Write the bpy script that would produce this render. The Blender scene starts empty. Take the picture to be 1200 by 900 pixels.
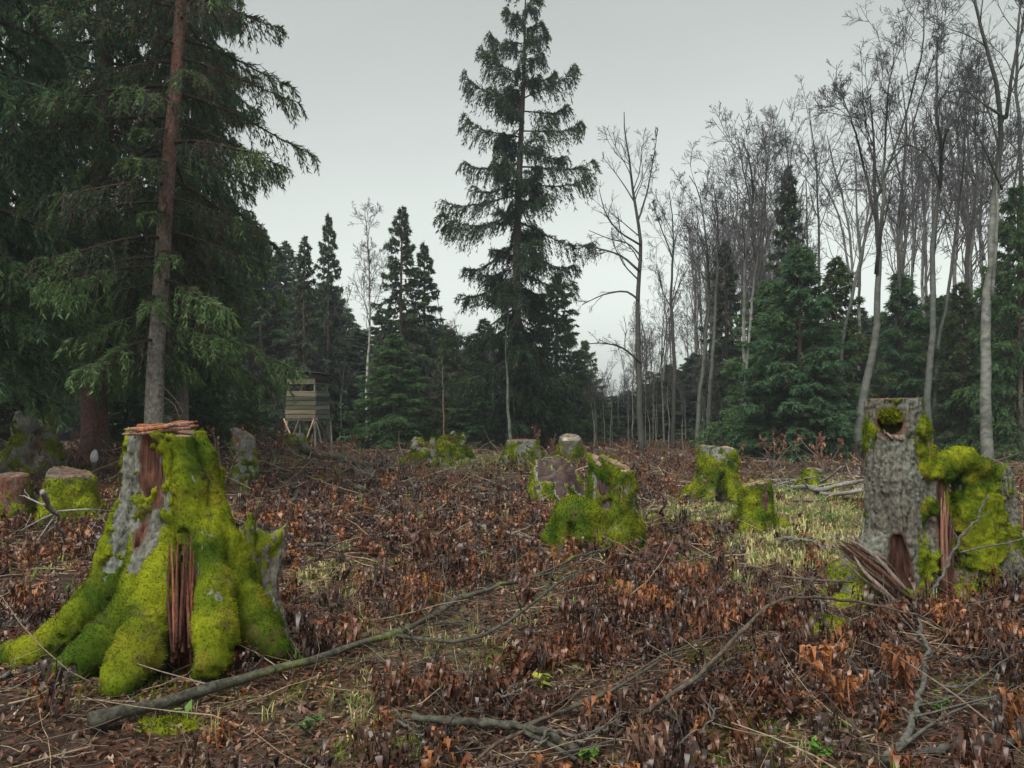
import bpy, math, random
import numpy as np
from mathutils import Vector, Matrix

scene = bpy.context.scene
COL = scene.collection
PI = math.pi

# ------------------------------------------------------------------ camera, sky, sun, exposure
F = 950.0                      # focal length in pixels of the 1200 px wide photograph
CAM = np.array([0.0, 0.0, 1.5])
PITCH = math.atan(35.0 / F)
cam_data = bpy.data.cameras.new('camera')
cam_data.sensor_width = 36.0
cam_data.lens = 36.0 * F / 1200.0
cam_data.clip_start = 0.05
cam_data.clip_end = 2000.0
cam = bpy.data.objects.new('camera', cam_data)
COL.objects.link(cam)
cam.location = CAM
cam.rotation_euler = (PI / 2 + PITCH, 0, 0)
scene.camera = cam

SUN_EL, SUN_AZ = math.radians(57), math.radians(208)     # overcast: broad soft light from behind the camera
world = bpy.data.worlds.new('World')
scene.world = world
world.use_nodes = True
wn = world.node_tree
wn.nodes.clear()
w_out = wn.nodes.new('ShaderNodeOutputWorld')
w_bg = wn.nodes.new('ShaderNodeBackground')
w_sky = wn.nodes.new('ShaderNodeTexSky')
w_sky.sky_type = 'NISHITA'
w_sky.sun_disc = False
w_sky.sun_elevation = SUN_EL
w_sky.sun_rotation = SUN_AZ
w_sky.air_density = 1.0
w_sky.dust_density = 2.0
w_sky.ozone_density = 1.0
w_hsv = wn.nodes.new('ShaderNodeHueSaturation')
w_hsv.inputs['Saturation'].default_value = 0.12
w_mul = wn.nodes.new('ShaderNodeMix')
w_mul.data_type = 'RGBA'
w_mul.blend_type = 'MULTIPLY'
w_mul.inputs[0].default_value = 1.0
w_mul.inputs[7].default_value = (0.955, 1.0, 0.925, 1)
wn.links.new(w_sky.outputs[0], w_hsv.inputs['Color'])
wn.links.new(w_hsv.outputs[0], w_mul.inputs[6])
# an even cloud deck with faint structure
w_tc = wn.nodes.new('ShaderNodeTexCoord')
w_nz = wn.nodes.new('ShaderNodeTexNoise')
w_nz.inputs['Scale'].default_value = 2.2
w_nz.inputs['Detail'].default_value = 4
w_mp = wn.nodes.new('ShaderNodeMapping')
w_mp.inputs['Scale'].default_value = (1, 1, 2.5)
wn.links.new(w_tc.outputs['Generated'], w_mp.inputs['Vector'])
wn.links.new(w_mp.outputs[0], w_nz.inputs['Vector'])
w_mr = wn.nodes.new('ShaderNodeMapRange')
w_mr.inputs['From Min'].default_value = 0.3
w_mr.inputs['From Max'].default_value = 0.7
w_mr.inputs['To Min'].default_value = 0.955
w_mr.inputs['To Max'].default_value = 1.045
wn.links.new(w_nz.outputs[0], w_mr.inputs['Value'])
w_cl = wn.nodes.new('ShaderNodeVectorMath')
w_cl.operation = 'SCALE'
wn.links.new(w_mul.outputs[2], w_cl.inputs[0])
wn.links.new(w_mr.outputs[0], w_cl.inputs['Scale'])
wn.links.new(w_cl.outputs[0], w_bg.inputs['Color'])
w_bg.inputs['Strength'].default_value = 0.069
wn.links.new(w_bg.outputs[0], w_out.inputs['Surface'])

sun_data = bpy.data.lights.new('sun', 'SUN')
sun_data.energy = 1.5
sun_data.angle = math.radians(40)
sun_data.color = (1.0, 0.97, 0.92)
sun = bpy.data.objects.new('sun', sun_data)
COL.objects.link(sun)
_sd = Vector((math.sin(SUN_AZ) * math.cos(SUN_EL), math.cos(SUN_AZ) * math.cos(SUN_EL), math.sin(SUN_EL)))
sun.rotation_euler = _sd.to_track_quat('Z', 'Y').to_euler()

scene.view_settings.view_transform = 'Standard'
scene.view_settings.look = 'None'
scene.view_settings.exposure = 1.47
scene.view_settings.gamma = 1.0
scene.view_settings.use_curve_mapping = False
scene.cycles.max_bounces = 6
scene.cycles.diffuse_bounces = 4
scene.cycles.transparent_max_bounces = 4

# ------------------------------------------------------------------ numeric helpers
def rng(seed):
    return np.random.default_rng(int(seed))

def norm(a):
    return a / np.maximum(np.linalg.norm(a, axis=-1, keepdims=True), 1e-9)

def sstep(a, b, x):
    t = np.clip((x - a) / (b - a), 0, 1)
    return t * t * (3 - 2 * t)

def _hash(ix, iy, iz, seed):
    h = (ix.astype(np.int64) * 374761393 + iy.astype(np.int64) * 668265263 + iz.astype(np.int64) * 2147483629 + seed * 974634777) & 0xFFFFFFFF
    h = ((h ^ (h >> 13)) * 1274126177) & 0xFFFFFFFF
    h = ((h ^ (h >> 16)) * 2246822519) & 0xFFFFFFFF
    h = h ^ (h >> 15)
    return (h & 0xFFFFFF) / float(0x800000) - 1.0

def vnoise(p, seed=0):
    p = np.asarray(p, float)
    i = np.floor(p).astype(np.int64)
    f = p - i
    u = f * f * (3 - 2 * f)
    out = 0
    for dx in (0, 1):
        wx = u[..., 0] if dx else 1 - u[..., 0]
        for dy in (0, 1):
            wy = u[..., 1] if dy else 1 - u[..., 1]
            for dz in (0, 1):
                wz = u[..., 2] if dz else 1 - u[..., 2]
                out = out + wx * wy * wz * _hash(i[..., 0] + dx, i[..., 1] + dy, i[..., 2] + dz, seed)
    return out

def fbm(p, octaves=3, seed=0):
    p = np.asarray(p, float)
    s, a, t = 0, 1.0, 0
    for k in range(octaves):
        s = s + a * vnoise(p * 2.03 ** k + k * 17.3, seed + k)
        t += a
        a *= 0.5
    return s / t

def n2(x, y, sc, seed=0, oc=2):
    x = np.asarray(x, float)
    y = np.asarray(y, float)
    return fbm(np.stack([x * sc, y * sc, np.zeros_like(x)], -1), oc, seed)

def hgt(x, y):
    """Height of the forest floor."""
    x = np.asarray(x, float)
    y = np.asarray(y, float)
    r = np.hypot(x, y)
    h = 0.12 * n2(x, y, 0.33, 3) + 0.05 * n2(x, y, 1.1, 5) + 0.022 * n2(x, y, 4.0, 7)
    h = h * (1 - 0.5 * sstep(12, 40, r))
    h = h + 0.55 * sstep(9, 17, y) * sstep(-2.5, -6.0, x) * (1 - sstep(21, 30, y))
    return h - 0.02

_f = np.array([0, math.cos(PITCH), math.sin(PITCH)])
_u = np.array([0, -math.sin(PITCH), math.cos(PITCH)])

def ray(px, py):
    return _f + np.array([1.0, 0, 0]) * (px - 600) / F + _u * (450 - py) / F

def W(px, py, D):
    """Point of the place D metres in front of the camera position."""
    d = ray(px, py)
    return CAM + d * (D / d[1])

def gp(px, py):
    """Point of the ground that shows at a place of the photograph."""
    d = ray(px, py)
    D = np.geomspace(2.0, 110, 260)
    for _ in range(2):
        p = CAM + d * (D / d[1])[:, None]
        k = int(np.argmax(p[:, 2] < hgt(p[:, 0], p[:, 1])))
        D = np.linspace(D[max(k - 1, 0)], D[k], 40)
    p = CAM + d * (D[-1] / d[1])
    p[2] = hgt(p[0], p[1])
    return p

def gx(px, D):
    """Ground point D metres away in the direction of a column of the photograph."""
    x = (px - 600) / F * D
    return np.array([x, D, float(hgt(x, D))])

def proj(P):
    rel = P - CAM
    zc = rel @ _f
    return 600 + F * rel[..., 0] / zc, 450 - F * (rel @ _u) / zc

# ------------------------------------------------------------------ object helpers
class MB:
    """Collects vertices, triangles and quads; builds one mesh."""
    def __init__(self):
        self.v, self.t, self.q, self.c = [], [], [], []
        self.n = 0
        self.tm, self.qm = [], []
    def add(self, V, T=None, Q=None, C=None, m=0):
        V = np.asarray(V, float).reshape(-1, 3)
        if T is not None and len(T):
            T = np.asarray(T, int)
            self.t.append(T + self.n)
            self.tm.append(np.full(len(T), m))
        if Q is not None and len(Q):
            Q = np.asarray(Q, int)
            self.q.append(Q + self.n)
            self.qm.append(np.full(len(Q), m))
        if C is None:
            C = (1, 1, 1)
        C = np.asarray(C, float)
        if C.ndim == 1:
            C = np.repeat(C[None], len(V), 0)
        self.c.append(C)
        self.v.append(V)
        self.n += len(V)
    def mesh(self, name, mats, smooth=True, origin=(0, 0, 0)):
        V = np.concatenate(self.v) - np.asarray(origin, float)
        C = np.concatenate(self.c)
        T = np.concatenate(self.t) if self.t else np.zeros((0, 3), int)
        Q = np.concatenate(self.q) if self.q else np.zeros((0, 4), int)
        mi = np.concatenate(self.tm + self.qm) if (self.tm or self.qm) else np.zeros(0, int)
        me = bpy.data.meshes.new(name)
        me.vertices.add(len(V))
        me.vertices.foreach_set('co', V.astype(np.float32).ravel())
        loops = np.concatenate([T.ravel(), Q.ravel()]).astype(np.int32)
        me.loops.add(len(loops))
        me.loops.foreach_set('vertex_index', loops)
        nf = len(T) + len(Q)
        me.polygons.add(nf)
        start = np.concatenate([np.arange(len(T)) * 3, len(T) * 3 + np.arange(len(Q)) * 4]).astype(np.int32)
        me.polygons.foreach_set('loop_start', start)
        me.polygons.foreach_set('loop_total', np.concatenate([np.full(len(T), 3), np.full(len(Q), 4)]).astype(np.int32))
        if not isinstance(mats, (list, tuple)):
            mats = [mats]
        for mt in mats:
            me.materials.append(mt)
        me.polygons.foreach_set('material_index', mi.astype(np.int32))
        me.polygons.foreach_set('use_smooth', np.full(nf, smooth, dtype=bool))
        at = me.attributes.new('col', 'FLOAT_COLOR', 'POINT')
        at.data.foreach_set('color', np.concatenate([C, np.ones((len(C), 1))], 1).astype(np.float32).ravel())
        me.update(calc_edges=True)
        me.validate()
        return me

def link(name, me, parent=None, loc=(0, 0, 0), rot=(0, 0, 0)):
    o = bpy.data.objects.new(name, me)
    COL.objects.link(o)
    o.parent = parent
    o.location = loc
    o.rotation_euler = rot
    return o

def tag(o, label=None, cat=None, group=None, kind=None):
    if label:
        o['label'] = label
    if cat:
        o['category'] = cat
    if group:
        o['group'] = group
    if kind:
        o['kind'] = kind
    return o

def thing(name, label, cat, loc=(0, 0, 0), rz=0.0, group=None):
    o = bpy.data.objects.new(name, None)
    o.empty_display_size = 0.2
    COL.objects.link(o)
    o.location = loc
    o.rotation_euler = (0, 0, rz)
    return tag(o, label, cat, group)

def copy_thing(src, loc, rz=0.0, sc=1.0, label=None, group=None):
    r = src.copy()
    COL.objects.link(r)
    r.location = loc
    r.rotation_euler = (0, 0, rz)
    r.scale = (sc, sc, sc) if np.isscalar(sc) else sc
    if label:
        r['label'] = label
    if group:
        r['group'] = group
    for ch in list(src.children):
        c = ch.copy()
        COL.objects.link(c)
        c.parent = r
        for g in list(ch.children):
            d = g.copy()
            COL.objects.link(d)
            d.parent = c
    return r

# ------------------------------------------------------------------ tubes and branching
def tubes(P, R, sides=4, cap=True, phase=0.0):
    """P (B,n,3) paths, R (B,n) radii -> V, T, Q of B tubes."""
    P = np.asarray(P, float)
    R = np.asarray(R, float)
    B, n, _ = P.shape
    T = norm(np.gradient(P, axis=1))
    mean = norm(P[:, -1] - P[:, 0] + 1e-6)
    ref = np.where(np.abs(mean[:, 2:3]) < 0.8, np.array([[0, 0, 1.0]]), np.array([[1.0, 0, 0]]))
    ref = np.repeat(ref[:, None], n, 1)
    U = norm(ref - (ref * T).sum(-1, keepdims=True) * T)
    Vv = np.cross(T, U)
    a = np.arange(sides) / sides * 2 * PI + phase
    V = P[:, :, None] + R[:, :, None, None] * (U[:, :, None] * np.cos(a)[None, None, :, None] + Vv[:, :, None] * np.sin(a)[None, None, :, None])
    base = (np.arange(B) * n * sides)[:, None, None]
    i = np.arange(n - 1)[None, :, None] * sides
    j = np.arange(sides)[None, None, :]
    k = (j + 1) % sides
    Q = np.stack([base + i + j, base + i + k, base + i + sides + k, base + i + sides + j], -1).reshape(-1, 4)
    Tt = None
    if cap:
        fan = []
        for s in range(1, sides - 1):
            fan.append(np.stack([base[:, 0, 0], base[:, 0, 0] + s + 1, base[:, 0, 0] + s], -1))
            e = base[:, 0, 0] + (n - 1) * sides
            fan.append(np.stack([e, e + s, e + s + 1], -1))
        Tt = np.concatenate(fan)
    return V.reshape(-1, 3), Tt, Q

def resample(pts, n):
    """Smooth polyline through pts (Catmull-Rom), n points."""
    pts = np.asarray(pts, float)
    if len(pts) == 2:
        return pts[0] + (pts[1] - pts[0]) * np.linspace(0, 1, n)[:, None]
    d = np.concatenate([[0], np.cumsum(np.linalg.norm(np.diff(pts[:, :3], axis=0), axis=1))])
    m = np.gradient(pts, d, axis=0)
    s = np.linspace(0, d[-1], n)
    k = np.clip(np.searchsorted(d, s, side='right') - 1, 0, len(pts) - 2)
    h = (d[k + 1] - d[k])[:, None]
    t = ((s - d[k]) / (d[k + 1] - d[k]))[:, None]
    return ((2 * t ** 3 - 3 * t ** 2 + 1) * pts[k] + (t ** 3 - 2 * t ** 2 + t) * h * m[k]
            + (-2 * t ** 3 + 3 * t ** 2) * pts[k + 1] + (t ** 3 - t ** 2) * h * m[k + 1])

def along(P, idx, t):
    """Point, tangent and fractional index along paths P[idx] at t in 0..1."""
    n = P.shape[1]
    x = np.clip(t, 0, 0.9999) * (n - 1)
    i = x.astype(int)
    f = (x - i)[:, None]
    a, b = P[idx, i], P[idx, i + 1]
    return a + (b - a) * f, norm(b - a), i, f[:, 0]

def grow(P, R, per, r, tr=(0.3, 1.0), ang=(25, 50), ln=(0.3, 0.5), n=6, up=0.08, wig=0.12, rr=0.6, rmin=0.004, taper=0.35, falloff=0.6, flat=False):
    """Children for every path: returns paths and radii. ln is relative to the parent's length."""
    B = len(P)
    idx = np.repeat(np.arange(B), per)
    m = len(idx)
    t = r.uniform(tr[0], tr[1], m)
    pos, T, i, f = along(P, idx, t)
    rad = R[idx, i] * (1 - f) + R[idx, i + 1] * f
    L = np.linalg.norm(np.diff(P, axis=1), axis=-1).sum(1)[idx]
    length = L * r.uniform(ln[0], ln[1], m) * (1 - falloff * (t - tr[0]) / (tr[1] - tr[0] + 1e-6))
    rv = r.normal(size=(m, 3))
    if flat:
        rv[:, 2] *= 0.25
    perp = norm(rv - (rv * T).sum(-1, keepdims=True) * T)
    a = np.radians(r.uniform(ang[0], ang[1], m))[:, None]
    d = norm(T * np.cos(a) + perp * np.sin(a))
    out = [pos]
    for k in range(n - 1):
        out.append(out[-1] + d * (length / (n - 1))[:, None])
        d = d + wig * r.normal(size=(m, 3))
        d[:, 2] += up
        d = norm(d)
    C = np.stack(out, 1)
    r0 = np.maximum(rad * rr, rmin)
    Rr = r0[:, None] * (1 - (1 - taper) * np.linspace(0, 1, n)[None]) 
    return C, np.maximum(Rr, rmin * 0.7)

def scatter(mb, tmpl, pos, yaw, size, color, tilt=None, r=None, squash=None):
    """Adds copies of tmpl = (V, T, shade) at pos; color (m,3) times the template's own shade."""
    V, T, S = tmpl
    m, nv = len(pos), len(V)
    c, s = np.cos(yaw)[:, None], np.sin(yaw)[:, None]
    X = np.repeat(V[None], m, 0) * size[:, None, None]
    if squash is not None:
        X[..., 2] *= squash[:, None]
    if tilt is not None:
        ct, st = np.cos(tilt)[:, None], np.sin(tilt)[:, None]
        y = X[..., 1] * ct - X[..., 2] * st
        z = X[..., 1] * st + X[..., 2] * ct
        X = np.stack([X[..., 0], y, z], -1)
    x = X[..., 0] * c - X[..., 1] * s
    y = X[..., 0] * s + X[..., 1] * c
    X = np.stack([x, y, X[..., 2]], -1) + pos[:, None]
    C = color[:, None, :] * S[None, :, :]
    Tt = (T[None] + (np.arange(m) * nv)[:, None, None]).reshape(-1, 3)
    mb.add(X.reshape(-1, 3), Tt, None, C.reshape(-1, 3))

# ------------------------------------------------------------------ signed distance modelling for stumps
def surface_nets(f, org, h):
    s = f < 0
    nx, ny, nz = f.shape
    cnt = np.zeros((nx - 1, ny - 1, nz - 1), np.int8)
    for dx in (0, 1):
        for dy in (0, 1):
            for dz in (0, 1):
                cnt += s[dx:nx - 1 + dx, dy:ny - 1 + dy, dz:nz - 1 + dz]
    act = (cnt > 0) & (cnt < 8)
    I = np.argwhere(act)
    ids = np.full(act.shape, -1, np.int64)
    ids[act] = np.arange(len(I))
    acc = np.zeros((len(I), 3))
    num = np.zeros(len(I))
    corners = [(dx, dy, dz) for dx in (0, 1) for dy in (0, 1) for dz in (0, 1)]
    for a in corners:
        for ax in range(3):
            if a[ax]:
                continue
            b = list(a)
            b[ax] = 1
            fa = f[I[:, 0] + a[0], I[:, 1] + a[1], I[:, 2] + a[2]]
            fb = f[I[:, 0] + b[0], I[:, 1] + b[1], I[:, 2] + b[2]]
            cr = (fa < 0) != (fb < 0)
            t = np.where(cr, fa / np.where(cr, fa - fb, 1), 0)
            p = np.repeat(np.array(a, float)[None], len(I), 0)
            p[:, ax] += t
            acc[cr] += p[cr]
            num[cr] += 1
    V = org + (I + acc / num[:, None]) * h
    quads = []
    for ax in range(3):
        o1, o2 = [(1, 2), (2, 0), (0, 1)][ax]
        sl0 = [slice(1, None)] * 3
        sl1 = [slice(1, None)] * 3
        lim = [slice(1, -1)] * 3
        lo = [slice(1, -1)] * 3
        hi = [slice(1, -1)] * 3
        lo[ax] = slice(0, -1)
        hi[ax] = slice(1, None)
        A, Bm = s[tuple(lo)], s[tuple(hi)]
        E = np.argwhere(A != Bm)
        if not len(E):
            continue
        inside = A[E[:, 0], E[:, 1], E[:, 2]]
        G = E.copy()
        G[:, o1] += 1
        G[:, o2] += 1
        def cid(d1, d2):
            H = G.copy()
            H[:, o1] -= d1
            H[:, o2] -= d2
            return ids[H[:, 0], H[:, 1], H[:, 2]]
        q = np.stack([cid(1, 1), cid(0, 1), cid(0, 0), cid(1, 0)], -1)
        q[~inside] = q[~inside][:, ::-1]
        quads.append(q)
    Q = np.concatenate(quads)
    return V, Q[(Q >= 0).all(1)]

def quad_normals(V, Q):
    n = np.cross(V[Q[:, 2]] - V[Q[:, 0]], V[Q[:, 3]] - V[Q[:, 1]])
    N = np.zeros_like(V)
    for k in range(4):
        for ax in range(3):
            N[:, ax] += np.bincount(Q[:, k], n[:, ax], len(V))
    return norm(N)

def cone_d(P, a, b, ra, rb):
    ab = b - a
    t = np.clip(((P - a) @ ab) / max(ab @ ab, 1e-9), 0, 1)
    return np.linalg.norm(P - a - t[..., None] * ab, axis=-1) - (ra + (rb - ra) * t)

def smin(a, b, k):
    h = np.clip(0.5 + 0.5 * (b - a) / k, 0, 1)
    return b * (1 - h) + a * h - k * h * (1 - h)

def smax(a, b, k):
    return -smin(-a, -b, k)

# ------------------------------------------------------------------ materials
def mat_attr(name, rough=0.8, scale=20.0, var=0.35, stretch=(1, 1, 1), bump=0.0, bump_scale=60.0, trans=0.0, spec=0.3, tint2=None, t2scale=3.0, t2amount=0.5, sheen=0.0, vor=0.0, vor_scale=26.0):
    """Albedo from the mesh's own colour attribute, broken up with noise; optional bump and translucency."""
    m = bpy.data.materials.new(name)
    m.use_nodes = True
    nt = m.node_tree
    nt.nodes.clear()
    N = nt.nodes.new
    L = nt.links.new
    out = N('ShaderNodeOutputMaterial')
    bs = N('ShaderNodeBsdfPrincipled')
    at = N('ShaderNodeAttribute')
    at.attribute_name = 'col'
    tc = N('ShaderNodeTexCoord')
    mp = N('ShaderNodeMapping')
    mp.inputs['Scale'].default_value = stretch
    L(tc.outputs['Object'], mp.inputs['Vector'])
    nz = N('ShaderNodeTexNoise')
    nz.inputs['Scale'].default_value = scale
    nz.inputs['Detail'].default_value = 4
    nz.inputs['Roughness'].default_value = 0.65
    L(mp.outputs[0], nz.inputs['Vector'])
    mr = N('ShaderNodeMapRange')
    mr.inputs['From Min'].default_value = 0.3
    mr.inputs['From Max'].default_value = 0.7
    mr.inputs['To Min'].default_value = 1 - var
    mr.inputs['To Max'].default_value = 1 + var
    L(nz.outputs[0], mr.inputs['Value'])
    mul = N('ShaderNodeVectorMath')
    mul.operation = 'SCALE'
    L(at.outputs['Color'], mul.inputs[0])
    L(mr.outputs[0], mul.inputs['Scale'])
    colour = mul.outputs[0]
    if vor:
        vo = N('ShaderNodeTexVoronoi')
        vo.inputs['Scale'].default_value = vor_scale
        wv = N('ShaderNodeVectorMath')
        wv.operation = 'ADD'
        sc_ = N('ShaderNodeVectorMath')
        sc_.operation = 'SCALE'
        sc_.inputs['Scale'].default_value = 0.05
        L(nz.outputs['Color'], sc_.inputs[0])
        L(mp.outputs[0], wv.inputs[0])
        L(sc_.outputs[0], wv.inputs[1])
        L(wv.outputs[0], vo.inputs['Vector'])
        sx = N('ShaderNodeSeparateColor')
        L(vo.outputs['Color'], sx.inputs[0])
        vr = N('ShaderNodeMapRange')
        vr.inputs['To Min'].default_value = 1 - vor
        vr.inputs['To Max'].default_value = 1 + vor
        L(sx.outputs[0], vr.inputs['Value'])
        vm = N('ShaderNodeVectorMath')
        vm.operation = 'SCALE'
        L(colour, vm.inputs[0])
        L(vr.outputs[0], vm.inputs['Scale'])
        colour = vm.outputs[0]
    if tint2 is not None:
        n2_ = N('ShaderNodeTexNoise')
        n2_.inputs['Scale'].default_value = t2scale
        n2_.inputs['Detail'].default_value = 5
        L(mp.outputs[0], n2_.inputs['Vector'])
        m2 = N('ShaderNodeMapRange')
        m2.inputs['From Min'].default_value = 0.48
        m2.inputs['From Max'].default_value = 0.62
        m2.inputs['To Max'].default_value = t2amount
        L(n2_.outputs[0], m2.inputs['Value'])
        mx = N('ShaderNodeMix')
        mx.data_type = 'RGBA'
        L(m2.outputs[0], mx.inputs[0])
        L(colour, mx.inputs[6])
        mx.inputs[7].default_value = (*tint2, 1)
        colour = mx.outputs[2]
    L(colour, bs.inputs['Base Color'])
    bs.inputs['Roughness'].default_value = rough
    bs.inputs['Specular IOR Level'].default_value = spec
    if sheen:
        bs.inputs['Sheen Weight'].default_value = sheen
        bs.inputs['Sheen Roughness'].default_value = 0.5
    if bump:
        nb = N('ShaderNodeTexNoise')
        nb.inputs['Scale'].default_value = bump_scale
        nb.inputs['Detail'].default_value = 5
        nb.inputs['Roughness'].default_value = 0.7
        L(mp.outputs[0], nb.inputs['Vector'])
        bp = N('ShaderNodeBump')
        bp.inputs['Strength'].default_value = 1.0
        bp.inputs['Distance'].default_value = bump
        L(nb.outputs[0], bp.inputs['Height'])
        L(bp.outputs[0], bs.inputs['Normal'])
    if trans:
        tr = N('ShaderNodeBsdfTranslucent')
        L(colour, tr.inputs['Color'])
        ms = N('ShaderNodeMixShader')
        ms.inputs[0].default_value = trans
        L(bs.outputs[0], ms.inputs[1])
        L(tr.outputs[0], ms.inputs[2])
        L(ms.outputs[0], out.inputs['Surface'])
    else:
        L(bs.outputs[0], out.inputs['Surface'])
    return m

M_GROUND = mat_attr('forest_floor', 0.85, 38, 0.55, bump=0.03, bump_scale=55, spec=0.25, tint2=(0.035, 0.022, 0.016), t2scale=9, t2amount=0.6, vor=0.6, vor_scale=24)
M_LITTER = mat_attr('dead_leaf', 0.42, 60, 0.35, trans=0.15, spec=0.5)
M_FERN = mat_attr('withered_leaf', 0.38, 40, 0.4, trans=0.22, spec=0.5)
M_GRASS = mat_attr('grass_blade', 0.6, 30, 0.25, trans=0.3, spec=0.3)
M_TWIG = mat_attr('twig_bark', 0.7, 40, 0.45, spec=0.35)
M_NEEDLE = mat_attr('spruce_needles', 0.7, 6, 0.3, trans=0.5, spec=0.15)
M_BARK = mat_attr('spruce_bark', 0.85, 22, 0.6, stretch=(1, 1, 0.8), bump=0.05, bump_scale=30, spec=0.2, tint2=(0.10, 0.085, 0.075), t2scale=7, t2amount=0.55)
M_BARKP = mat_attr('smooth_grey_bark', 0.75, 5, 0.35, stretch=(1, 1, 1.6), bump=0.012, bump_scale=18, tint2=(0.055, 0.062, 0.048), t2scale=2.6, t2amount=0.8, spec=0.2)
M_TWIGS = mat_attr('bare_twig', 0.75, 5, 0.25)
M_STUMP = mat_attr('stump_bark', 0.8, 45, 0.5, stretch=(1, 1, 0.35), bump=0.022, bump_scale=70, spec=0.3)
M_CUT = mat_attr('sawn_wood', 0.7, 50, 0.35, bump=0.006, bump_scale=90, spec=0.3)
M_ROT = mat_attr('red_rotten_wood', 0.8, 60, 0.55, stretch=(1, 1, 0.12), bump=0.025, bump_scale=60, spec=0.2)
M_MOSS = mat_attr('moss', 0.9, 45, 0.22, bump=0.008, bump_scale=160, spec=0.0, tint2=(0.085, 0.125, 0.008), t2scale=4, t2amount=0.4, trans=0.12)
M_PLANK = mat_attr('weathered_board', 0.8, 6, 0.45, stretch=(1, 1, 9), bump=0.01, bump_scale=12, spec=0.25)
M_FELT = mat_attr('roof_felt', 0.8, 9, 0.35, spec=0.3)
M_BRANCH = mat_attr('branch_bark', 0.7, 28, 0.65, bump=0.012, bump_scale=70, spec=0.2, tint2=(0.11, 0.12, 0.09), t2scale=14, t2amount=0.35)
M_STONE = mat_attr('pale_stone', 0.8, 30, 0.35, bump=0.02, bump_scale=40)

# ------------------------------------------------------------------ ground
GRASS = [(930, 625, 85, 50, 1.2), (840, 608, 60, 15, 1.0), (960, 578, 70, 16, 1.0), (480, 730, 110, 50, .6), (400, 690, 60, 22, .6),
         (560, 775, 60, 32, .5), (700, 800, 60, 25, .25), (430, 850, 70, 50, .9), (545, 543, 70, 12, .9), (860, 775, 70, 20, .3),
         (350, 860, 60, 30, .5), (220, 865, 60, 25, .3), (960, 860, 70, 40, .45), (640, 700, 60, 25, .35), (900, 690, 60, 22, .45), (760, 880, 80, 30, .3)]
FERN = [(720, 735, 150, 85, 1.2), (900, 835, 230, 85, 1.1), (1090, 830, 150, 120, 1.1), (560, 620, 170, 55, .9), (440, 600, 120, 45, .8),
        (330, 610, 60, 60, .6), (800, 640, 160, 25, .9), (1150, 690, 90, 60, 1.0), (600, 860, 200, 50, .6), (60, 620, 110, 60, .9),
        (740, 560, 160, 30, .7), (520, 700, 80, 30, .4), (290, 520, 60, 40, .8), (950, 720, 140, 50, .45)]
BARE = [(200, 830, 220, 60, .8), (860, 690, 90, 30, .5), (680, 690, 120, 25, .3), (900, 750, 90, 20, .5), (180, 760, 180, 40, .9)]

def zone(zs, px, py):
    out = np.zeros_like(px)
    for cx, cy, rx, ry, w in zs:
        d = np.hypot((px - cx) / rx, (py - cy) / ry)
        out = np.maximum(out, w * (1 - sstep(0.6, 1.25, d)))
    return out

def build_ground():
    na = 340
    rad = np.concatenate([[0.0], np.geomspace(0.7, 60, 180), np.geomspace(66, 420, 16)])
    a = np.arange(na) / na * 2 * PI
    X = rad[1:, None] * np.cos(a)[None]
    Y = rad[1:, None] * np.sin(a)[None]
    Z = hgt(X, Y)
    near = 1 - sstep(8, 14, np.hypot(X, Y))
    Z = Z + near * (0.012 * n2(X, Y, 14, 61) + 0.006 * n2(X, Y, 34, 62))
    V = np.concatenate([[[0, 0, float(hgt(0, 0))]], np.stack([X, Y, Z], -1).reshape(-1, 3)])
    nr = len(rad) - 1
    i = np.arange(nr - 1)[:, None] * na + 1
    j = np.arange(na)[None]
    k = (j + 1) % na
    Q = np.stack([i + j, i + na + j, i + na + k, i + k], -1).reshape(-1, 4)
    T = np.stack([np.zeros(na, int), 1 + np.arange(na), 1 + (np.arange(na) + 1) % na], -1)
    x, y = V[:, 0], V[:, 1]
    c1 = np.array([0.038, 0.021, 0.013])
    c2 = np.array([0.070, 0.039, 0.023])
    c3 = np.array([0.080, 0.024, 0.012])
    m1 = (0.5 + 0.9 * n2(x, y, 0.9, 31, 3)).clip(0, 1)[:, None]
    m2 = (0.3 + 1.2 * n2(x, y, 2.2, 37, 3)).clip(0, 1)[:, None]
    C = c1 + (c2 - c1) * m1
    C = C + (c3 - C) * m2 * 0.5
    vis = (V @ _f) > 2
    px, py = proj(np.where(vis[:, None], V, np.array([0, 5.0, 0])))
    g = np.where(vis, zone(GRASS, px, py), 0)[:, None].clip(0, 1)
    C = C + (np.array([0.17, 0.16, 0.065]) - C) * g * 0.7
    mo = sstep(.15, .42, n2(x, y, 1.6, 71, 3) + .25 * n2(x, y, 7, 72, 2))[:, None]
    C = C + (np.array([0.12, 0.135, 0.02]) - C) * mo * .6
    far = sstep(40, 60, np.hypot(x, y))[:, None]
    C = C + (np.array([0.035, 0.026, 0.018]) - C) * far
    mb = MB()
    mb.add(V, T, Q, C)
    return tag(link('ground', mb.mesh('ground', M_GROUND)), kind='structure')
build_ground()

# ------------------------------------------------------------------ ground cover
def sample_points(r, dmin, dmax, per_m2, margin=1.30):
    """Random ground points in the wedge the camera sees, uniform per area."""
    half = math.atan(600 / F) * margin
    n = int(per_m2 * half * (dmax ** 2 - dmin ** 2))
    d = np.sqrt(r.uniform(dmin ** 2, dmax ** 2, n))
    a = r.uniform(-half, half, n)
    x, y = d * np.sin(a), d * np.cos(a)
    return np.stack([x, y, hgt(x, y)], -1)

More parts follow.
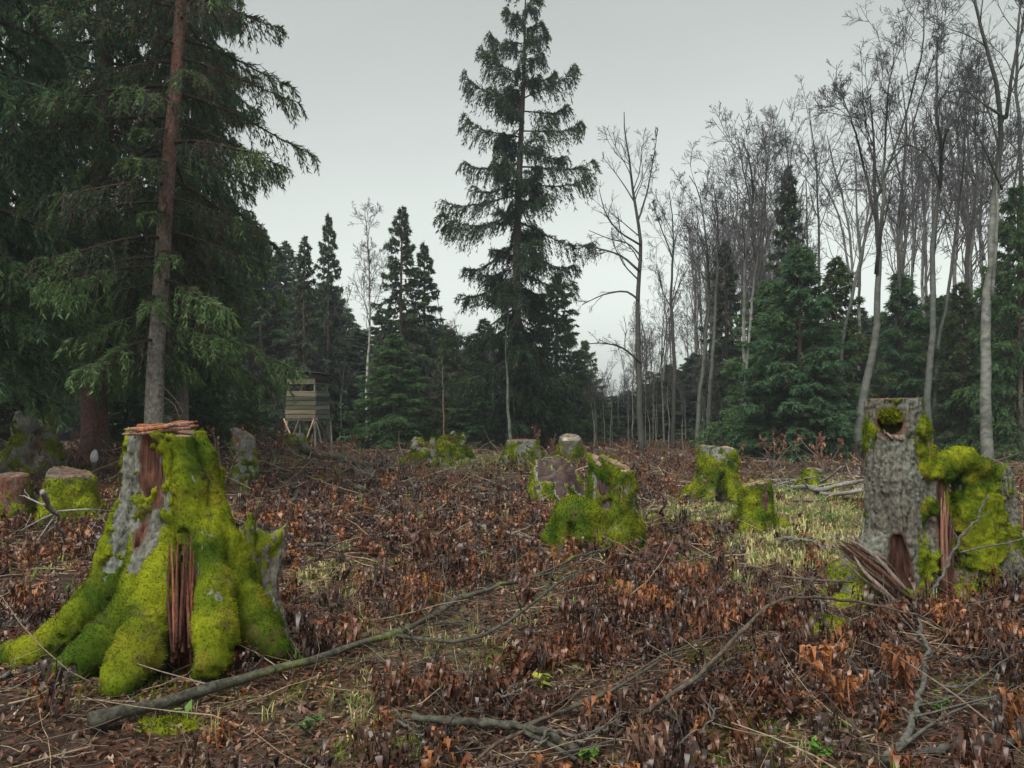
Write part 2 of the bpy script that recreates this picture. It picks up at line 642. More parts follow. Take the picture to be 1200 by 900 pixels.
SOLIDS = []            # (x, y, radius) of stumps: no cover grows inside them
def clear_of_stumps(P):
    ok = np.ones(len(P), bool)
    for x, y, rr in SOLIDS:
        ok &= np.hypot(P[:, 0] - x, P[:, 1] - y) > rr
    return P[ok]

LINES = []             # fallen branches that lie on top of the undergrowth
def clear_of_lines(P, dist=.11):
    ok = np.ones(len(P), bool)
    for ln in LINES:
        for a in np.concatenate([ln, ln * np.array([.965, .965, 1])]):
            ok &= np.hypot(P[:, 0] - a[0], P[:, 1] - a[1]) > dist
    return P[ok]

def leaf_tmpl(r, L=1.0, w=0.42, fold=0.15, curl=0.3):
    """A dry leaf: two rows folded on the midrib."""
    xs = np.array([0, .45, 1.0])
    ws = np.array([0.1, 1.0, 0.05]) * w / 2
    V, T = [], []
    for x, wd in zip(xs, ws):
        z = curl * (x - 0.5) ** 2 * r.choice([-1, 1])
        V += [(-wd, x - .5, z + fold * wd * 2), (0, x - .5, z), (wd, x - .5, z + fold * wd * 2)]
    for k in range(2):
        a = k * 3
        T += [(a, a + 1, a + 4), (a, a + 4, a + 3), (a + 1, a + 2, a + 5), (a + 1, a + 5, a + 4)]
    V = np.array(V) * L
    return V, np.array(T), np.ones((len(V), 3))

def pick(r, pal, n, jit=0.2):
    pal = np.asarray(pal, float)
    return pal[r.integers(0, len(pal), n)] * (1 + jit * r.normal(size=(n, 1))).clip(0.45, 1.6)

def build_litter():
    r = rng(11)
    mb = MB()
    pal = [(0.065, 0.028, 0.016), (0.095, 0.043, 0.025), (0.14, 0.075, 0.045), (0.075, 0.045, 0.034), (0.115, 0.034, 0.016), (0.036, 0.020, 0.015), (0.24, 0.155, 0.095), (0.13, 0.043, 0.019), (0.085, 0.027, 0.014)]
    t2 = [(np.array([(0, -.5, 0), (-.22, 0, .12 * q), (.24, .05, .10 * q), (0, .5, .15 * (q - 1))], float), np.array([(0, 3, 1), (0, 2, 3)]), np.ones((4, 3))) for q in (.4, .8, 1.1, 1.4, .2, .6)]
    tm = [leaf_tmpl(r, w=r.uniform(.35, .6), fold=r.uniform(.05, .5), curl=r.uniform(.1, .7)) for _ in range(6)]
    for d0, d1, den, sz in ((2.4, 6, 1700, 0.038), (6, 11, 750, 0.048), (11, 20, 110, 0.08), (20, 34, 22, 0.13)):
        P = clear_of_stumps(sample_points(r, d0, d1, den))
        P = P[r.random(len(P)) < (0.65 + 0.6 * n2(P[:, 0], P[:, 1], 1.7, 88)).clip(.5, 1)]
        P[:, 2] += r.uniform(0.0, 0.035, len(P))
        k = r.integers(0, 6, len(P))
        for q in range(6):
            S = P[k == q]
            n = len(S)
            scatter(mb, tm[q] if d0 < 6 and q < 2 else t2[q], S, r.uniform(0, 2 * PI, n), sz * r.uniform(.6, 1.5, n), pick(r, pal, n, .28), tilt=r.normal(0, .5, n))
    return tag(link('fallen_leaves', mb.mesh('fallen_leaves', M_LITTER)), 'brown dead leaves littering the floor of the clearing', 'leaf litter', kind='stuff')

def fern_tmpl(r, stalks, leaves, lod=0):
    """Withered plant: leaning stalks with limp hanging leaves."""
    V, T, S = [], [], []
    def add(v, t, s):
        b = len(V)
        V.extend(v)
        T.extend([tuple(i + b for i in q) for q in t])
        S.extend([s] * len(v))
    for k in range(stalks):
        az = r.uniform(0, 2 * PI)
        lean = r.uniform(0.1, 0.7)
        h = r.uniform(0.6, 1.05)
        ctr = np.array([r.normal(0, .16), r.normal(0, .16), 0])
        pts = []
        for s in np.linspace(0, 1, 5):
            out = lean * s ** 1.6 * 0.6
            pts.append(ctr + np.array([math.cos(az) * out, math.sin(az) * out, h * (s - 0.22 * lean * s * s)]))
        pts = np.array(pts)
        side = np.array([-math.sin(az), math.cos(az), 0]) * 0.012
        if lod < 2:
            for q in range(4):
                a, b = pts[q], pts[q + 1]
                add([a - side, a + side, b + side, b - side], [(0, 1, 2), (0, 2, 3)], (0.75, .8, .8))
        for q in range(leaves):
            s = 0.25 + 0.75 * (q + r.random()) / leaves
            x = s * 3.999
            i = int(x)
            p = pts[i] + (pts[i + 1] - pts[i]) * (x - i)
            la = az + r.choice([-1, 1]) * r.uniform(.5, 2.4)
            d = np.array([math.cos(la), math.sin(la), 0])
            L = r.uniform(.14, .36)
            w = L * r.uniform(.11, .22) * (1.3 if lod else 1)
            sd = np.array([-d[1], d[0], 0]) * w
            droop = r.uniform(.2, 1.0)
            m1 = p + d * L * .35 + np.array([0, 0, L * .10])
            m2 = p + d * L * (.35 + .30 * (1 - droop)) + np.array([0, 0, -L * .45 * droop])
            e = p + d * L * (.35 + .5 * (1 - droop)) + np.array([0, 0, -L * 1.0 * droop])
            sh = tuple(np.array([1, 1, 1]) * r.uniform(.65, 1.3))
            nrm = np.array([0, 0, 1]) * w * 0.5
            if lod == 0 and q % 5 == 0:
                add([p, m1 - sd + nrm, m1, m1 + sd + nrm, m2 - sd * .8 + nrm, m2, m2 + sd * .8 + nrm, e],
                    [(0, 1, 2), (0, 2, 3), (1, 4, 5), (1, 5, 2), (2, 5, 6), (2, 6, 3), (4, 7, 5), (5, 7, 6)], sh)
            else:
                if lod == 1:
                    add([p, m1 - sd, m1 + sd, m2 - sd * .8, m2 + sd * .8, e], [(0, 1, 2), (1, 3, 4), (1, 4, 2), (3, 5, 4)], sh)
                else:
                    add([p, m1 - sd, m1 + sd, e], [(0, 1, 2), (1, 3, 2)], sh)
    return np.array(V), np.array(T), np.array(S)

def build_ferns():
    r = rng(21)
    mb = MB()
    pal = [(0.105, 0.036, 0.016), (0.078, 0.030, 0.017), (0.15, 0.052, 0.019), (0.042, 0.021, 0.015), (0.090, 0.043, 0.027), (0.21, 0.078, 0.024), (0.058, 0.033, 0.027), (0.105, 0.038, 0.017), (0.050, 0.024, 0.016)]
    t0 = [fern_tmpl(r, r.integers(4, 7), r.integers(8, 13), 0) for _ in range(9)]
    t1 = [fern_tmpl(r, 5, 7, 1) for _ in range(7)]
    t2 = [fern_tmpl(r, 5, 5, 2) for _ in range(6)]
    for d0, d1, den, ts, sz in ((2.5, 7.5, 86, t0, .235), (7.5, 16, 30, t1, .24), (16, 44, 5.5, t2, .33)):
        P = clear_of_stumps(sample_points(r, d0, d1, den))
        px, py = proj(P)
        f = zone(FERN, px, py)
        g = zone(GRASS, px, py)
        b = zone(BARE, px, py)
        base = 0.38 if d0 < 16 else 0.6
        pr = (base + 1.35 * f) * (1 - 0.8 * g.clip(0, 1)) * (1 - 0.65 * b) * (0.55 + 1.5 * n2(P[:, 0], P[:, 1], 1.0, 41) + .6 * n2(P[:, 0], P[:, 1], 3.1, 43)).clip(np.where(f > .5, .40, 0.03), 1.5)
        keep = r.random(len(P)) < pr
        P = P[keep]
        P = clear_of_lines(P)
        P[:, 2] -= 0.01
        k = r.integers(0, len(ts), len(P))
        for q in range(len(ts)):
            S = P[k == q]
            n = len(S)
            scatter(mb, ts[q], S, r.uniform(0, 2 * PI, n), sz * r.uniform(.45, 1.0, n) * np.where(r.random(n) < .25, 1.35 if d0 < 5 else 1.7, 1.15), pick(r, pal, n, .22), tilt=r.normal(0, .28, n), squash=r.uniform(.55, 1.25, n))
    return tag(link('dead_undergrowth', mb.mesh('dead_undergrowth', M_FERN)), 'withered rust brown undergrowth standing over the clearing', 'undergrowth', kind='stuff')

def grass_tmpl(r, blades, spread=.5, flop=0.8, w0=.018):
    V, T, S = [], [], []
    for k in range(blades):
        az = r.uniform(0, 2 * PI)
        b0 = np.array([r.normal(0, .12), r.normal(0, .12), 0])
        L = r.uniform(.6, 1.1)
        lean = r.uniform(.1, flop)
        w = w0
        d = np.array([math.cos(az), math.sin(az), 0])
        sd = np.array([-d[1], d[0], 0]) * w
        p = [b0 + d * spread * lean * s ** 1.5 * L + np.array([0, 0, L * (s - .75 * lean * s * s)]) for s in (0, .4, .75, 1)]
        b = len(V)
        V += [p[0] - sd, p[0] + sd, p[1] - sd, p[1] + sd, p[2] - sd * .7, p[2] + sd * .7, p[3]]
        T += [(b, b + 1, b + 3), (b, b + 3, b + 2), (b + 2, b + 3, b + 5), (b + 2, b + 5, b + 4), (b + 4, b + 5, b + 6)]
        S += [tuple(np.array([1, 1, 1]) * r.uniform(.7, 1.3))] * 7
    return np.array(V), np.array(T), np.array(S)

def build_grass():
    r = rng(31)
    mb = MB()
    straw = [(0.40, 0.34, 0.16), (0.33, 0.31, 0.13), (0.26, 0.20, 0.10), (0.36, 0.36, 0.14)]
    green = [(0.16, 0.22, 0.05), (0.12, 0.20, 0.04), (0.24, 0.27, 0.07)]
    tn = [grass_tmpl(r, 12) for _ in range(6)]
    tf = [grass_tmpl(r, 7, w0=.045) for _ in range(6)]
    for d0, d1, den, sz, ts in ((2.5, 7.5, 80, .15, tn), (7.5, 16, 230, .17, tf), (16, 36, 14, .28, tf)):
        P = clear_of_stumps(sample_points(r, d0, d1, den))
        px, py = proj(P)
        g = zone(GRASS, px, py)
        keep = r.random(len(P)) < (np.where(P[:, 1] < 7.5, .08, .05) + g * 1.2) * (0.6 + 0.9 * n2(P[:, 0], P[:, 1], 2.1, 47)).clip(0.05, 1.4)
        P = P[keep]
        k = r.integers(0, 6, len(P))
        gr = (0.35 + 0.9 * n2(P[:, 0], P[:, 1], 1.3, 49)).clip(0.05, .8)
        col = np.where((r.random(len(P)) < gr)[:, None], pick(r, green, len(P)), pick(r, straw, len(P)))
        for q in range(6):
            mk_ = k == q
            S = P[mk_]
            n = len(S)
            scatter(mb, ts[q], S, r.uniform(0, 2 * PI, n), sz * r.uniform(.5, 1.3, n), col[mk_], squash=r.uniform(.35, 1.0, n))
    return tag(link('grass', mb.mesh('grass', M_GRASS)), 'pale straw and green grass in patches on the clearing', 'grass', kind='stuff')

def build_ground_moss():
    r = rng(51)
    mb = MB()
    for d0, d1, den, sz in ((2.5, 7.5, 2200, .022), (7.5, 18, 240, .05)):
        P = clear_of_stumps(sample_points(r, d0, d1, den))
        m = sstep(.18, .42, n2(P[:, 0], P[:, 1], 1.6, 71, 3) + .25 * n2(P[:, 0], P[:, 1], 7, 72, 2))
        P = P[r.random(len(P)) < m]
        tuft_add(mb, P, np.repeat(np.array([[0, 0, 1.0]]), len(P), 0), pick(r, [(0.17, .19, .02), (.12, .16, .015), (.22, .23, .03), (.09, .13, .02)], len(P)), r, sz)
    return tag(link('ground_moss', mb.mesh('ground_moss', M_MOSS)), 'thin green moss growing in patches on the clearing floor', 'moss', kind='stuff')

def build_twig_litter():
    r = rng(41)
    mb = MB()
    for d0, d1, den, L, rad in ((2.5, 7, 95, .20, .0017), (2.5, 7, 22, .45, .0032), (7, 14, 30, .40, .0046), (14, 34, 3.0, .8, .011)):
        P = clear_of_stumps(sample_points(r, d0, d1, den))
        n = len(P)
        az = r.uniform(0, 2 * PI, n)
        el = r.normal(0.05, .22, n)
        d = np.stack([np.cos(az) * np.cos(el), np.sin(az) * np.cos(el), np.sin(el)], -1)
        ln = L * r.uniform(.4, 1.9, n)
        pts = [P + np.array([0, 0, .02])]
        for q in range(4):
            pts.append(pts[-1] + d * (ln / 4)[:, None])
            d = norm(d + r.normal(0, .16, (n, 3)))
        path = np.stack(pts, 1)
        lo = hgt(path[..., 0], path[..., 1]) + 0.01
        path[..., 2] = np.maximum(path[..., 2], lo)
        R = (rad * r.uniform(.6, 1.8, n))[:, None] * np.linspace(1, .45, 5)[None]
        V, T, Q = tubes(path, R, 3, cap=False)
        C = np.repeat(pick(r, [(0.10, .075, .06), (0.06, .045, .036), (0.19, .145, .105), (0.085, .05, .035), (0.25, .185, .115)], n), 15, 0)
        mb.add(V, T, Q, C)
    return tag(link('twig_litter', mb.mesh('twig_litter', M_TWIG)), 'thin broken twigs strewn over the floor of the clearing', 'twigs', kind='stuff')

# ------------------------------------------------------------------ stumps
BARK_GREY = np.array([0.17, 0.165, 0.14])
MOSS_LIT = np.array([0.200, 0.222, 0.014])
MOSS_DEEP = np.array([0.045, 0.078, 0.009])
ROT_RED = np.array([0.105, 0.042, 0.026])
CUT_WOOD = np.array([0.42, 0.25, 0.16])

def tuft_add(mb, P, N, C, r, size=0.014):
    """Little spiky moss shoots standing on a surface."""
    n = len(P)
    a = norm(np.cross(N, norm(r.normal(size=(n, 3)))))
    tip = P + norm(N + 0.55 * r.normal(size=(n, 3)) + np.array([0, 0, .25])) * (size * r.uniform(.5, 1.7, n))[:, None]
    w = size * 0.30
    V = np.stack([P - a * w - N * .003, P + a * w - N * .003, tip], 1).reshape(-1, 3)
    T = np.arange(n * 3).reshape(-1, 3)
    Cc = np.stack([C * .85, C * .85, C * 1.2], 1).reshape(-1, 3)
    mb.add(V, T, None, Cc)

def build_stump(name, label, chains, base, voxel=0.02, k=0.06, cuts=(), carve=(), moss=None, rot=None, seed=1, bark=0.014, bark_f=(24, 24, 4.5),
                bark_col=BARK_GREY, moss_thick=0.035, tufts=5000, group='cut tree stumps in the clearing', cut_col=CUT_WOOD, cut_noise=0.014, tuft_size=0.014,
                rough=0.02, solid=None, rot_col=ROT_RED, lump=9.0, lump_amp=.4):
    """chains: lists of (x, y, z, radius); carve: capsules (a, b, ra, rb); cuts: (point, normal); moss / rot: functions (P, N) -> mask."""
    r = rng(seed)
    allp = np.concatenate([np.asarray(c, float) for c in chains])
    lo = (allp[:, :3] - allp[:, 3:4]).min(0) - 0.10
    hi = (allp[:, :3] + allp[:, 3:4]).max(0) + 0.10
    lo[2] = max(lo[2], base[2] - 0.22)
    nn = np.ceil((hi - lo) / voxel).astype(int) + 1
    ax = [lo[i] + np.arange(nn[i]) * voxel for i in range(3)]
    P = np.stack(np.meshgrid(*ax, indexing='ij'), -1)
    wob = fbm(P.reshape(-1, 3)[::1] * 5.0, 2, seed).reshape(P.shape[:3]) if P.size < 9e6 else 0
    f = None
    for c in chains:
        c = np.asarray(c, float)
        for a, b in zip(c[:-1], c[1:]):
            d = cone_d(P, a[:3], b[:3], a[3], b[3])
            f = d if f is None else smin(f, d, k)
    f = f + rough * wob
    for a, b, ra, rb in carve:
        f = smax(f, -(cone_d(P, np.asarray(a, float), np.asarray(b, float), ra, rb) + rough * 0.8 * wob), 0.012)
    for p, nrm in cuts:
        nrm = norm(np.asarray(nrm, float))
        f = np.maximum(f, (P - np.asarray(p, float)) @ nrm + cut_noise * wob)
    for i in range(3):                     # close at the border of the grid
        sl = [slice(None)] * 3
        for e in (0, -1):
            sl[i] = e
            f[tuple(sl)] = np.maximum(f[tuple(sl)], voxel * 0.5)
    V, Q = surface_nets(f.astype(np.float32), lo, voxel)
    N = quad_normals(V, Q)
    cutm = np.zeros(len(V))
    for p, nrm in cuts:
        nrm = norm(np.asarray(nrm, float))
        cutm = np.maximum(cutm, ((np.abs((V - np.asarray(p, float)) @ nrm) < voxel * 1.3 + cut_noise) & (N @ nrm > 0.7)).astype(float))
    rotm = np.zeros(len(V))
    for a, b, ra, rb in carve:
        d = cone_d(V, np.asarray(a, float), np.asarray(b, float), ra, rb)
        rotm = np.maximum(rotm, 1 - sstep(0.008, 0.03 + voxel, np.abs(d)))
    if rot is not None:
        rotm = np.clip(rotm + rot(V, N), 0, 1)
    # bark furrows
    q = V * np.asarray(bark_f)
    wv = np.stack([fbm(V * np.array([8, 8, 5]), 2, seed + 5), fbm(V * np.array([8, 8, 5]), 2, seed + 55), .15 * fbm(V * 6, 2, seed + 56)], -1) * .7
    crack = np.exp(-(vnoise(q + wv, seed + 3) / .13) ** 2)
    crack2 = np.exp(-(vnoise(q * np.array([1.9, 1.9, .8]) + wv + 7, seed + 4) / .16) ** 2)
    ridge = 1 - crack
    g = 0.75 - 1.0 * crack - 0.55 * crack2 + .5 * vnoise(V * 60, seed + 6)
    live = (1 - cutm)
    V0, N0 = V.copy(), N.copy()
    fib = vnoise(V * np.array([60, 60, 4.0]), seed + 9)
    V = V + N * (live * ((1 - rotm) * bark * (g - 0.4) + rotm * 0.008 * fib))[:, None]
    N = quad_normals(V, Q)
    mm = np.zeros(len(V))
    if moss is not None:
        mm = np.clip(moss(V, N), 0, 1) * (1 - 0.9 * cutm)
    # colours of bark, lichen, wood
    lich = sstep(0.0, 0.5, fbm(V * 7, 3, seed + 11))[:, None]
    C = bark_col * (0.75 + 0.35 * ridge.clip(-1, 1))[:, None]  # furrows darkened: partly the bark's own tone, partly painted shade
    C = C + (np.array([0.20, 0.23, 0.19]) - C) * lich * 0.35
    C = C + (np.array([0.085, 0.06, 0.045]) - C) * sstep(0.1, .6, fbm(V * 3.1, 2, seed + 12))[:, None] * .5
    rc = rot_col * (0.75 + 0.7 * fib.clip(-.7, 1))[:, None]
    C = C + (rc - C) * rotm[:, None]
    face_cut = cutm[Q].mean(1) > 0.9
    face_rot = (rotm[Q].mean(1) > 0.6) & ~face_cut
    root = thing(name, label, 'tree stump', base, group=group)
    def part(nm, sel, mt, Cc, VV=V):
        if sel.sum() < 4:
            return None
        F_ = Q[sel]
        used, inv = np.unique(F_, return_inverse=True)
        mb = MB()
        mb.add(VV[used], None, inv.reshape(-1, 4), Cc[used])
        return link(nm, mb.mesh(nm, mt, origin=base), root)
    mm_ = np.zeros(len(V)) if moss is None else mm
    part('trunk', ~face_cut & ~face_rot & (mm_[Q].min(1) < .85), M_STUMP, C)
    # rings on the sawn face
    ctr = V[cutm > 0.5].mean(0) if cutm.sum() > 5 else np.zeros(3)
    rr = np.linalg.norm(V - ctr, axis=1)
    rad_c = sstep(.55, .75, np.abs(vnoise(np.stack([np.arctan2(V[:, 1] - ctr[1], V[:, 0] - ctr[0]) * 7, 0 * rr, 0 * rr], -1), seed + 41)))[:, None]
    cc = (cut_col + (np.array([.13, .115, .10]) - cut_col) * sstep(-.05, .45, fbm(V * 7, 3, seed + 42))[:, None] * .75) * (1 - .6 * rad_c) * (0.8 + 0.25 * np.sin(rr * 260 + 3 * fbm(V * 9, 2, 3)))[:, None] * (0.75 + 0.6 * fbm(V * 11, 2, seed + 21))[:, None]
    part('cut_face', face_cut, M_CUT, cc)
    part('rotten_wood', face_rot, M_ROT, C)
    # moss: a coat that dips under the bark where it ends
    if mm.max() > 0.3:
        lum = 0.75 + lump_amp * fbm(V * np.array([lump, lump, lump * .55]), 3, seed + 31) + 0.24 * fbm(V * 24, 2, seed + 32)
        VM = V0 + N0 * ((mm - 0.42) * 2.0 * moss_thick * (0.25 + lum))[:, None]
        sel = (mm[Q].max(1) > 0.3)
        hue = (0.40 + 1.35 * fbm(V * 4.2, 2, seed + 33) + .55 * (lum - .75) + .22 * N[:, 2]).clip(0, 1)[:, None]  # random tone, plus painted light: upturned and raised moss lighter, hollows darker
        CM = MOSS_DEEP + (MOSS_LIT - MOSS_DEEP) * hue
        CM = CM + (np.array([0.21, 0.17, 0.02]) - CM) * (sstep(.15, .6, fbm(V * 5, 2, seed + 34)) * .55)[:, None]
        CM = CM + (np.array([0.085, 0.062, 0.03]) - CM) * (sstep(.28, .5, fbm(V * 9, 3, seed + 36)) * .7)[:, None]
        F_ = Q[sel]
        used, inv = np.unique(F_, return_inverse=True)
        mb = MB()
        mb.add(VM[used], None, inv.reshape(-1, 4), CM[used])
        strong = mm[Q].mean(1) * sel
        NM = N
        area = np.linalg.norm(np.cross(VM[Q[:, 2]] - VM[Q[:, 0]], VM[Q[:, 3]] - VM[Q[:, 1]]), axis=1) / 2
        facing = ((CAM - VM[Q].mean(1)) * N[Q].mean(1)).sum(1) > -0.6
        w = area * np.where(strong > 0.5, 1.0, np.where(strong > .25, .45, 0)) * facing
        nt_ = int(min(tufts * w.sum(), 60000))
        if nt_ > 10:
            pickf = r.choice(len(Q), nt_, p=w / w.sum())
            bc = r.dirichlet((1, 1, 1, 1), nt_)
            PP = (VM[Q[pickf]] * bc[..., None]).sum(1)
            NP = norm((NM[Q[pickf]] * bc[..., None]).sum(1))
            CP = (CM[Q[pickf]] * bc[..., None]).sum(1) * r.uniform(.7, 1.35, (nt_, 1))
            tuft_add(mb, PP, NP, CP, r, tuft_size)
        link('moss', mb.mesh('moss', M_MOSS, origin=base), root)
    if solid is not None:
        SOLIDS.append((base[0], base[1], solid))
    return root

def near_mask(P, pts):
    """1 at the given spheres (x, y, z, radius), falling to 0 outside; ragged edges."""
    P = P + .045 * np.stack([fbm(P * 11 + 5 * k, 2, 60 + k) for k in range(3)], -1) * np.array([1, 1, 1.6])
    m = np.zeros(len(P))
    for x, y, z, rr in pts:
        d = np.sqrt((P[:, 0] - x) ** 2 + (P[:, 1] - y) ** 2 + ((P[:, 2] - z)) ** 2)
        m = np.maximum(m, 1 - sstep(rr * .6, rr * 1.15, d))
    return m

# --- the big mossy stump in front, left
def big_left_stump():
    D0 = 5.15
    b = gx(200, D0)
    z0 = b[2]
    def w(px, py, dd=0.0, rr=.1):
        return (*W(px, py, D0 + dd), rr)
    ch = [
        [w(207, 790, 0.05, .30), w(207, 690, .05, .26), w(203, 590, .05, .235), w(193, 480, .05, .18)],
        # roots: far left, left, front left, front, right front, right, back
        [w(174, 625, -.02, .095), w(138, 688, -.1, .10), w(90, 737, -.2, .09), w(30, 770, -.3, .075), w(-25, 785, -.35, .05)],
        [w(180, 630, -.16, .10), w(155, 700, -.33, .085), w(118, 755, -.52, .085), w(82, 790, -.66, .07)],
        [w(194, 640, -.22, .09), w(180, 710, -.45, .088), w(160, 768, -.68, .095), w(142, 804, -.84, .07)],
        [w(240, 615, -.18, .10), w(247, 690, -.36, .095), w(252, 745, -.54, .105), w(243, 780, -.64, .09)],
        [w(258, 630, -.08, .09), w(282, 700, -.17, .09), w(304, 748, -.25, .095), w(323, 766, -.28, .06)],
        [w(230, 650, .3, .2), w(250, 720, .6, .15), w(260, 750, 1.0, .06)],
        [w(170, 650, .3, .2), w(120, 710, .55, .15), w(90, 740, .9, .06)],
        # ridges up the trunk
        [w(226, 500, -.03, .05), w(242, 560, -.07, .055), w(258, 630, -.14, .09), w(264, 690, -.2, .10)],
        [w(215, 505, -.14, .06), w(222, 570, -.19, .07), w(228, 630, -.24, .08), w(240, 690, -.32, .09)],
        [w(160, 520, -.03, .05), w(152, 580, -.05, .06), w(142, 640, -.07, .08), w(128, 690, -.1, .10)],
    ]
    carve = [
        (W(213, 630, D0 - .33), W(214, 800, D0 - .76), .05, .11),          # red cleft
        (W(170, 522, D0 - .19), W(175, 585, D0 - .22), .05, .055),           # hollow under the top
        (W(166, 580, D0 - .22), W(163, 650, D0 - .26), .03, .015),
    ]
    top = W(196, 506, D0)
    bare = [(*W(px, py, D0 + dd), rr) for px, py, dd, rr in (
        (160, 520, -.12, .11), (168, 540, -.18, .11), (172, 565, -.2, .11), (176, 590, -.24, .10), (174, 615, -.26, .10), (170, 640, -.27, .09), (164, 662, -.28, .08),
        (155, 545, -.08, .10), (152, 570, -.10, .10), (148, 600, -.14, .09), (142, 630, -.16, .085), (134, 655, -.18, .07), (150, 620, -.18, .09), (143, 580, .0, .09),
        (213, 650, -.34, .05), (214, 680, -.40, .065), (214, 710, -.46, .075), (214, 740, -.55, .085), (214, 770, -.62, .09), (83, 790, -.75, .06), (140, 760, -.62, .04))]
    def moss(P, N):
        m = 0.95 + 0.75 * fbm(P * np.array([6, 6, 2.6]), 3, 77) - 0.25 * (N[:, 2] < -0.3)
        return np.clip(m - 1.6 * near_mask(P, bare), 0, 1)
    s = build_stump('tree_stump', 'biggest stump, wrapped in bright moss with a red rotten cleft, before the spruce', ch, b, voxel=0.0150, k=.028, rot=lambda P, N: near_mask(P, [(*W(170, 530, D0 - .16), .10), (*W(174, 560, D0 - .18), .09)]),
                    cuts=[(top, (0.04, -0.05, 1))], carve=carve, moss=moss, bark_col=np.array([.135, .132, .112]), bark=.02, seed=101, tufts=19000, moss_thick=.036, lump=11.0, lump_amp=.62, solid=.45, tuft_size=.0105, rough=.03, cut_col=np.array([.40, .20, .13]))
    SOLIDS.append((W(110, 760, D0 - .4)[0], D0 - .4, .25))
    SOLIDS.append((W(280, 760, D0 - .2)[0], D0 - .2, .3))
    # torn slab of orange wood lying on the cut top
    r = rng(5)
    mb = MB()
    slab = [W(150, 506, D0 - .12), W(172, 505, D0 - .15), W(205, 501, D0 - .16), W(222, 500, D0 - .1)]
    pts = resample(slab, 9)
    for q in range(18):
        off = np.array([r.normal(0, .02), q * .012 - .03, r.uniform(-.012, .02)])
        pp = pts[r.integers(0, 2):9 - r.integers(0, 3)] + off + r.normal(0, .006, (1, 3))
        V, T, Q = tubes(pp[None], np.full((1, len(pp)), r.uniform(.006, .013)) * (1 + .5 * r.normal(size=len(pp)).clip(-1, 1)), 5)
        mb.add(V, T, Q, (0.32, 0.10, 0.04) if r.random() < .45 else (0.30, 0.17, 0.125))
    link('torn_wood', mb.mesh('torn_wood', M_ROT, origin=b), s)
    # cut side stub on the right flank
    mb = MB()
    sp = resample([W(246, 618, D0 - .03), W(249, 580, D0 - .02), W(252, 549, D0)], 8)
    V, T, Q = tubes(sp[None], np.linspace(.085, .055, 8)[None], 14)
    V = V + .012 * fbm(V * 16, 2, 3)[:, None]
    mb.add(V, None, Q, MOSS_DEEP + (MOSS_LIT - MOSS_DEEP) * (.6 + .8 * fbm(V * 7, 2, 5)).clip(0, 1)[:, None])
    q_ = r.integers(0, len(V), 1500)
    ax_ = sp[r.integers(0, 8, 1500)]
    tuft_add(mb, V[q_] + r.normal(0, .008, (1500, 3)), norm((V[q_] - sp[q_ // 14]) + 1e-5), MOSS_LIT * r.uniform(.5, 1.2, (1500, 1)), r, .012)
    e = V[-14:]
    mb.add(np.concatenate([e, e.mean(0)[None]]), np.array([(j, (j + 1) % 14, 14) for j in range(14)]), None, (0.40, .27, .21), m=1)
    link('side_stub', mb.mesh('side_stub', [M_MOSS, M_CUT], origin=b), s)
    # upright splinters in the cleft
    mb = MB()
    for q in range(26):
        px = r.uniform(201, 226)
        a = W(px, r.uniform(745, 785), D0 - .60 - r.uniform(0, .06))
        e = W(px + r.normal(0, 3), r.uniform(625, 690), D0 - .36 - r.uniform(0, .03))
        V, T, Q = tubes(resample([a, (a + e) / 2 + r.normal(0, .006, 3), e], 5)[None], np.array([[.011, .011, .009, .007, .003]]), 4)
        mb.add(V, T, Q, pick(r, [(0.13, .043, .026), (0.085, .033, .022), (0.19, .075, .042)], 1)[0])
    link('splinter_bundle', mb.mesh('splinter_bundle', M_ROT, origin=b), s)
    # broken shell of grey wood standing on the right
    b2 = gx(300, D0 + .1)
    def w2(px, py, dd=.1, rr=.05):
        return (*W(px + 6, py, D0 + dd - .1), rr)
    ch2 = [[w2(292, 760, .05, .12), w2(288, 700, .05, .07), w2(284, 650, .05, .045), w2(286, 618, .05, .03), w2(289, 596, .05, .006)],
           [w2(312, 750, .15, .11), w2(304, 680, .15, .07), w2(298, 640, .15, .065), w2(297, 628, .15, .045)],
           [w2(300, 640, .15, .06), w2(316, 632, .2, .04), w2(330, 614, .22, .008)],
           [w2(312, 740, .1, .07), w2(307, 700, .1, .05), w2(318, 655, .2, .04), w2(326, 626, .22, .008)],
           [w2(280, 690, .0, .04), w2(276, 640, .0, .03), w2(280, 603, .0, .006)]]
    def moss2(P, N):
        m = near_mask(P, [w2(300, 622, .12, .16), w2(280, 640, 0, .13), w2(284, 606, 0, .10), w2(280, 700, -.05, .2), w2(292, 670, .05, .10), w2(292, 745, 0, .25), w2(306, 640, .15, .10)])
        return m * (0.62 + .7 * fbm(P * 9, 2, 5))
    sh = build_stump('splintered_stump', 'thin grey splintered stump shell with a moss knob, touching the biggest stump', ch2, b2, voxel=.011, k=.03, moss=moss2, seed=103, tufts=9000,
                     bark_col=np.array([.145, .132, .11]), bark=.014, solid=.2, moss_thick=.010, tuft_size=.010)
    return s
big_left_stump()

